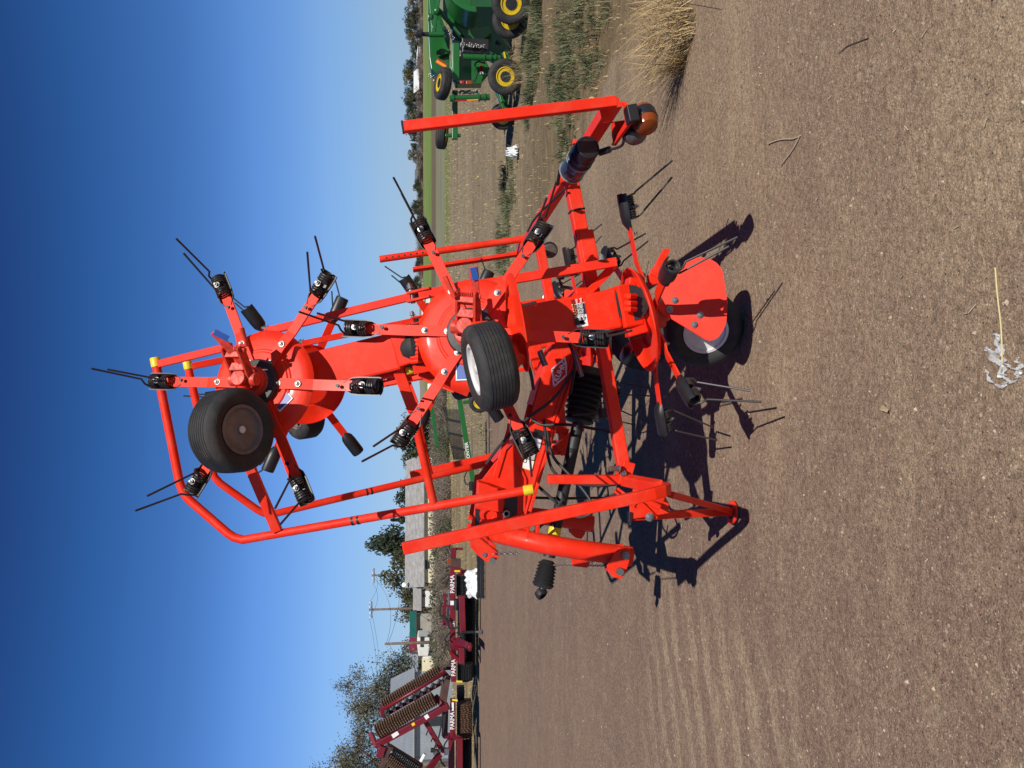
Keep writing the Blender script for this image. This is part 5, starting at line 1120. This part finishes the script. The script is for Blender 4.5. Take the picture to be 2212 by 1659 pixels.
def skeleton(rnd, h, spread, levels, up=.6, droop=0):
    segs, tips = [], []
    def grow(p, d, ln, r, lv):
        n_ = 3; q = p
        for i in range(n_):
            d = (d + V((rnd.gauss(0, .16), rnd.gauss(0, .16), rnd.gauss(0, .1) + .05 - droop * (levels - lv)))).normalized(); e = q + d * ln / n_
            segs.append((q, e, r * (1 - i * .2), r * (1 - (i + 1) * .2))); q = e
            if lv > 0 and i > 0:
                for k in range(rnd.choice((1, 2))):
                    s = V((rnd.gauss(0, 1), rnd.gauss(0, 1), rnd.gauss(0, .5))).normalized(); grow(q, (d * up + s * spread).normalized(), ln * rnd.uniform(.5, .78), r * .5, lv - 1)
        tips.append((q, lv)); 
        if lv <= 2: tips.append(((p + q) / 2, lv))
    grow(V((0, 0, 0)), V((0, 0, 1)), h * .45, h * .022, levels); return segs, tips
def tree_meshes(seed, h, kind):
    rnd = random.Random(seed); mb = MB(); vs_, fs = [], []
    if kind == 'sparse':
        segs, tips = skeleton(rnd, h, .8, 4, .7, .02)
        for a, b, r0, r1 in segs: mb.tube([a, b], [max(r0, .018), max(r1, .014)], 5, False)
        for p, lv in tips:
            for k in range(48 if lv == 0 else 30): quad(vs_, fs, p + V((rnd.gauss(0, .34), rnd.gauss(0, .34), rnd.gauss(-.1, .34))), rnd.uniform(.035, .085), rnd)
            for k in range(4):
                d = V((rnd.gauss(0, .5), rnd.gauss(0, .5), rnd.gauss(.3, .4))); mb.tube([p, p + d * .7], [.010, .006], 3, False)
    elif kind == 'conifer':
        mb.tube([(0, 0, 0), (0, 0, h * .95)], [h * .02, .02], 7)
        for k in range(1500):
            t_ = rnd.random() ** .8; z = h * (.08 + .92 * t_); rr = h * .20 * (1 - t_) ** .8 * (.75 + .4 * math.sin(t_ * 34)) ; a = rnd.random() * 6.28; q = rr * rnd.uniform(.35, 1.05); quad(vs_, fs, V((math.cos(a) * q, math.sin(a) * q, z)), h * rnd.uniform(.012, .028), rnd)
    else:
        segs, tips = skeleton(rnd, h * .9, .75, 3, .6)
        for a, b, r0, r1 in segs: mb.tube([a, b], [r0, r1], 5, False)
        bl = [(V((rnd.gauss(0, h * .15), rnd.gauss(0, h * .15), h * rnd.uniform(.28, .85))), h * rnd.uniform(.10, .20)) for _ in range(13)] + [(p, h * .07) for p, lv in tips[::2]]
        for c, r in bl:
            for k in range(int(150 if r > h * .09 else 26)):
                d = V((rnd.gauss(0, 1), rnd.gauss(0, 1), rnd.gauss(0, .85))).normalized(); quad(vs_, fs, c + d * r * rnd.uniform(.55, 1.08), h * rnd.uniform(.012, .028), rnd)
    zz_ = sorted(v[2] for v in vs_); k_ = h / zz_[int(len(zz_) * .985)]; vs_ = [(v[0] * k_, v[1] * k_, v[2] * k_) for v in vs_]
    for v in mb.bm.verts: v.co *= k_
    tm = mb.mesh('trunk', BARK); cm = bpy.data.meshes.new('crown'); cm.from_pydata(vs_, [], fs); cm.update(); return tm, cm
def plant(name, tmcm, lm, loc, sc, rz, label, cat, group=None):
    e = empty(name, loc, rz); e.scale = (sc[0], sc[0], sc[1]) if isinstance(sc, tuple) else (sc,) * 3; tag(e, label, cat, group)
    put('trunk', tmcm[0], e); c = put('crown', tmcm[1], e)
    if not tmcm[1].materials: tmcm[1].materials.append(lm)
    return e
rnd = random.Random(4)
FAR = [(tree_meshes(s, 8, 'round'), lf, lb) for s, lf, lb in ((21, LF1, 'dark green rounded tree in the far tree line right of the tedder'), (22, LF2, 'dusty olive tree in the far tree line right of the tedder'), (23, LF1, 'dark uneven tree in the far tree line right of the tedder'), (24, LF3, 'brownish autumn tree in the far tree line right of the tedder'))]
FAR.append((tree_meshes(25, 8, 'conifer'), LF1, 'narrow dark conifer in the far tree line right of the tedder'))
tops = [(875, -12), (872, 8), (882, 24), (868, 32), (866, 47), (874, 60), (868, 70), (875, 82), (880, 95), (879, 106), (880, 120), (872, 137), (866, 158), (866, 170), (874, 186), (869, 200), (866, 213), (870, 226), (871, 240), (878, 254), (869, 262), (874, 276), (873, 290), (877, 304), (880, 318), (876, 334), (886, 346), (892, 355)]
for i, (tx, ty) in enumerate(tops):
    v = FAR[(i * 7 + i // 3) % 4] if i % 9 != 5 else FAR[4]; Yd = rnd.uniform(315, 360); p = P(903, ty, Yd); hgt = (904 - tx) / F * Yd * 1.04
    plant('tree', v[0], v[1], V((p.x, Yd, 0)), hgt / 8 * rnd.uniform(.95, 1.06), rnd.random() * 6.28, v[2], 'tree', 'trees of the far tree line')
SC = [(tree_meshes(s, 5, 'round'), lf, lb) for s, lf, lb in ((31, LF1, 'small dark tree standing alone on the far plain'), (32, LF2, 'small olive tree standing alone on the far plain'))]
for i, (tx, ty, bx) in enumerate(((889, 398, 908), (886, 402, 907), (895, 420, 910), (894, 438, 910), (881, 448, 907), (886, 458, 907), (890, 492, 909), (893, 560, 912), (889, 570, 912), (894, 600, 914), (884, 608, 908), (890, 616, 910), (893, 628, 914), (890, 640, 915), (894, 655, 914), (893, 470, 908), (886, 690, 916), (888, 700, 918), (884, 712, 918), (890, 410, 908))):
    v = SC[i % 2]; Yd = rnd.uniform(230, 300); p = P(bx, ty, Yd); plant('tree', v[0], v[1], V((p.x, Yd, 0)), max(.3, (907 - tx) / F * Yd / 5 * 1.05), rnd.random() * 6.28, v[2], 'tree', 'lone trees on the far plain')
# trees around the houses, left of the tedder
for i, (seed, kind, lf, tx, ty, Yd, lb, wd) in enumerate(((41, 'round', LF1, 800, 1176, 104, 'tall dark tree with ragged crown behind the grey shingle roof', .62), (42, 'round', LF2, 828, 1228, 100, 'shorter dusty tree left of the ragged dark tree behind the roof', .85),
        (43, 'conifer', LF1, 846, 1122, 100, 'dense dark conifer beside the red guard hoop', 1.2), (44, 'round', LF1, 860, 1062, 104, 'dark bushy tree behind the grey roof near the guard hoop', 1.1), (45, 'round', LF2, 864, 1302, 110, 'round olive tree behind the low white house wing', 1.0),
        (46, 'round', LF1, 872, 1418, 104, 'dark green tree behind the dark red roof', 1.0), (47, 'round', LF1, 870, 1448, 104, 'dark green tree behind the grey tin shed', 1.2), (48, 'round', LF1, 862, 930, 70, 'dark tree behind the lower rotor tines of the tedder', 1.0), (49, 'round', LF3, 878, 1404, 98, 'small orange autumn tree by the dark red roof', .5), (50, 'round', LF2, 880, 905, 76, 'olive bushy tree behind the tedder beside the pickup', .9), (51, 'round', LF2, 872, 985, 92, 'grey olive tree right of the long yellow house', .9))):
    p = P(900, ty, Yd); h = P(tx, ty, Yd).z + 1.6; plant('tree', tree_meshes(seed, h, kind), lf, V((p.x, Yd, -1.6)), (wd, 1.0), rnd.random() * 6, lb, 'tree')
for seed, tx, ty, Yd, lb, lf in ((63, 670, 1650, 56, 'tall thin leaved bare branched tree at the left edge above the barn', LF4), (67, 732, 1560, 58, 'wide thin leaved tree with bare branches behind the metal barn', LF4), (65, 800, 1487, 60, 'low sparse tree right of the wide tree behind the rollers', BLUL), (68, 745, 1610, 62, 'blue green sparse tree between the tall tree and the wide tree', BLUL)):
    p = P(900, ty, Yd); h = P(tx, ty, Yd).z + 1.5; plant('tree', tree_meshes(seed, h, 'sparse'), lf, V((p.x, Yd, -1.5)), 1.0, rnd.random() * 6, lb, 'tree')
def shrub_mesh(seed, twig):
    r_ = random.Random(seed); vs_, fs = [], []
    for k in range(420 if twig else 160):
        a = r_.random() * 6.28; el = r_.uniform(.15, 1.4); ln = r_.uniform(.45, 1.05); d = V((math.cos(a) * math.cos(el), math.sin(a) * math.cos(el), math.sin(el) * .8)); b = V((r_.gauss(0, .18), r_.gauss(0, .18), 0)); m_ = b + d * ln * .6; e = b + d * ln + V((r_.gauss(0, .1), r_.gauss(0, .1), r_.gauss(0, .06))); t_ = d.orthogonal().normalized() * .013; k0 = len(vs_)
        vs_ += [tuple(b - t_), tuple(b + t_), tuple(m_ + t_), tuple(m_ - t_), tuple(e)]; fs += [(k0, k0 + 1, k0 + 2, k0 + 3), (k0 + 3, k0 + 2, k0 + 4)]
    for k in range(250 if twig else 700):
        a = r_.random() * 6.28; el = r_.uniform(.0, 1.5); q = r_.uniform(.45, 1.0); quad(vs_, fs, V((math.cos(a) * math.cos(el) * q, math.sin(a) * math.cos(el) * q, abs(math.sin(el)) * q * .8)), r_.uniform(.02, .05), r_)
    me = bpy.data.meshes.new('shrub'); me.from_pydata(vs_, [], fs); me.update(); me.materials.append(TWG if twig else SAGE); return me
SH = [(shrub_mesh(1, True), 'grey brown leafless brush in the dry ground before the houses'), (shrub_mesh(2, True), 'tangled grey twiggy brush in the dry ground before the houses'), (shrub_mesh(3, False), 'dull green sage shrub in the dry ground before the houses')]
k = 0; yy = 855
while yy < 1500:
    for row, (Yd, top) in enumerate(((64, 921), (56, 926), (48, 934))):
        v = SH[rnd.choice((0, 0, 1, 1, 2))] if not 1175 < yy < 1200 else SH[2]; y_ = yy + rnd.uniform(-9, 9); Y2 = Yd + rnd.uniform(-3, 3); p = P(930, y_, Y2); z = terrain_z(p.x, Y2); h = max(.5, P(top + rnd.uniform(-4, 6), y_, Y2).z - z)
        o = put('shrub', v[0]); o.location = (p.x, Y2, z - .05); s_ = h / .85; o.scale = (s_ * rnd.uniform(.75, 1.1), s_ * .8, s_); o.rotation_euler = (0, 0, rnd.random() * 6.28); tag(o, v[1], 'shrub', 'brush before the houses')
    yy += 17
for i in range(46):
    Yd = rnd.uniform(285, 312); ty = -20 + i * 13.5; p = P(903, ty, Yd); o = put('shrub', SH[i % 2][0]); h = rnd.uniform(2.0, 4.2); o.location = (p.x, Yd, 0); o.scale = (h * 1.6, h, h); o.rotation_euler = (0, 0, i); tag(o, 'bare grey brown brush along the foot of the far tree line', 'shrub', 'brush under the far tree line')

# ------------------------------------------------------------------ litter on the dirt
def strew(name, pts, r, m, label, cat):
    q = [G(x, y) for x, y in pts]; c = q[0].copy(); mb = MB(c); mb.tube(smooth([v + V((0, 0, r + random.uniform(0, .006) + terrain_z(v.x, v.y))) for v in q]), r, 6); o = mb.build(name, m); o.location = c; tag(o, label, cat)
TWINE = mat('pale_twine', (.42, .34, .24), .8, var=.2, vscale=60); STRW = mat('yellow_straw', (.62, .52, .26), .6, var=.1); STICK = mat('brown_stick', (.07, .05, .035), .9)
strew('twine', [(1662, 311), (1680, 303), (1700, 300), (1716, 301), (1731, 293)], .003, TWINE, 'pale piece of twine on the dirt, upper one of two', 'twine')
strew('twine', [(1731, 293), (1716, 323), (1690, 357)], .003, TWINE, 'straight pale piece of twine slanting away on the dirt', 'twine')
strew('straw', [(2153, 578), (2158, 640), (2166, 700), (2170, 750), (2168, 790)], .0022, STRW, 'long yellow straw sticking out of the clear plastic', 'straw')
strew('stick', [(1815, 115), (1830, 100), (1850, 92), (1878, 82)], .0016, STICK, 'thin dark stick lying on the dirt at right', 'stick')
strew('stick', [(1450, 0), (1560, 20)], .001, STICK, 'thin stem lying by the dry grass', 'stick')
film = mat('clear_film', (.78, .80, .80), .3, var=.1, vscale=20); film.node_tree.nodes['Principled BSDF'].inputs['Alpha'].default_value = .5
gc = G(2170, 785); o = empty('plastic_film', V((gc.x, gc.y, 0))); tag(o, 'torn clear plastic film with ribbons lying in the near dirt', 'plastic litter')
random.seed(5)
def ribbon(pts, w_, seed):
    r_ = random.Random(seed); q = smooth([G(x, y) for x, y in pts], 2); vs_, fs = [], []
    for i, p in enumerate(q):
        d = (q[min(i + 1, len(q) - 1)] - q[max(i - 1, 0)]).normalized(); sd = V((-d.y, d.x, 0)); nz_ = lambda f, o_: mnoise.noise(V((i * f, o_, seed * 3.7)))
        k = w_ * max(.25, .75 + 1.1 * nz_(.33, 0)); z = .010 + .012 * nz_(.4, 5)
        for s_ in (-1, -.3, .3, 1): vs_.append(tuple(p + sd * (k * s_ + w_ * .5 * nz_(.27, 9)) + V((0, 0, max(.003, z + .014 * nz_(.55, s_ * 4)))) - o.location))
    for i in range(len(q) - 1):
        for j in range(3): fs.append((4 * i + j, 4 * i + j + 1, 4 * i + 5 + j, 4 * i + 4 + j))
    me = bpy.data.meshes.new('film_strip'); me.from_pydata(vs_, [], fs); me.update(); me.materials.append(film); put('film_strip', me, o)
for pts, w_, sd in (([(2140, 750), (2152, 775), (2168, 795), (2172, 815)], .017, 1), ([(2165, 742), (2170, 770), (2176, 790), (2178, 812)], .013, 2), ([(2174, 800), (2180, 822), (2195, 826), (2206, 815), (2212, 800)], .006, 3), ([(2176, 785), (2190, 792), (2202, 800), (2208, 815)], .004, 4), ([(2140, 798), (2142, 815), (2152, 830), (2172, 838), (2182, 825)], .004, 5), ([(2157, 720), (2160, 745), (2168, 760)], .009, 6), ([(2205, 770), (2211, 785), (2206, 800)], .007, 7)): ribbon(pts, w_, sd)
LEAF = mat('dry_leaf', (.40, .30, .17), .6, var=.2, vscale=40)
c = G(1925, 885); mb = MB(c); q = [G(x, y) for x, y in ((1917, 868), (1923, 874), (1925, 884), (1932, 892), (1922, 892), (1916, 884))]
mb.raw([mb.p(v + V((0, 0, .008 + .02 * (i % 2)))) for i, v in enumerate(q)], [(0, 1, 5), (1, 2, 5), (2, 3, 4), (2, 4, 5)]); me = mb.mesh('leaf', LEAF, False); ob = put('dry_leaf', me); ob.location = c; tag(ob, 'curled tan dry leaf on bare dirt', 'leaf')
gs = G(1930, 25);
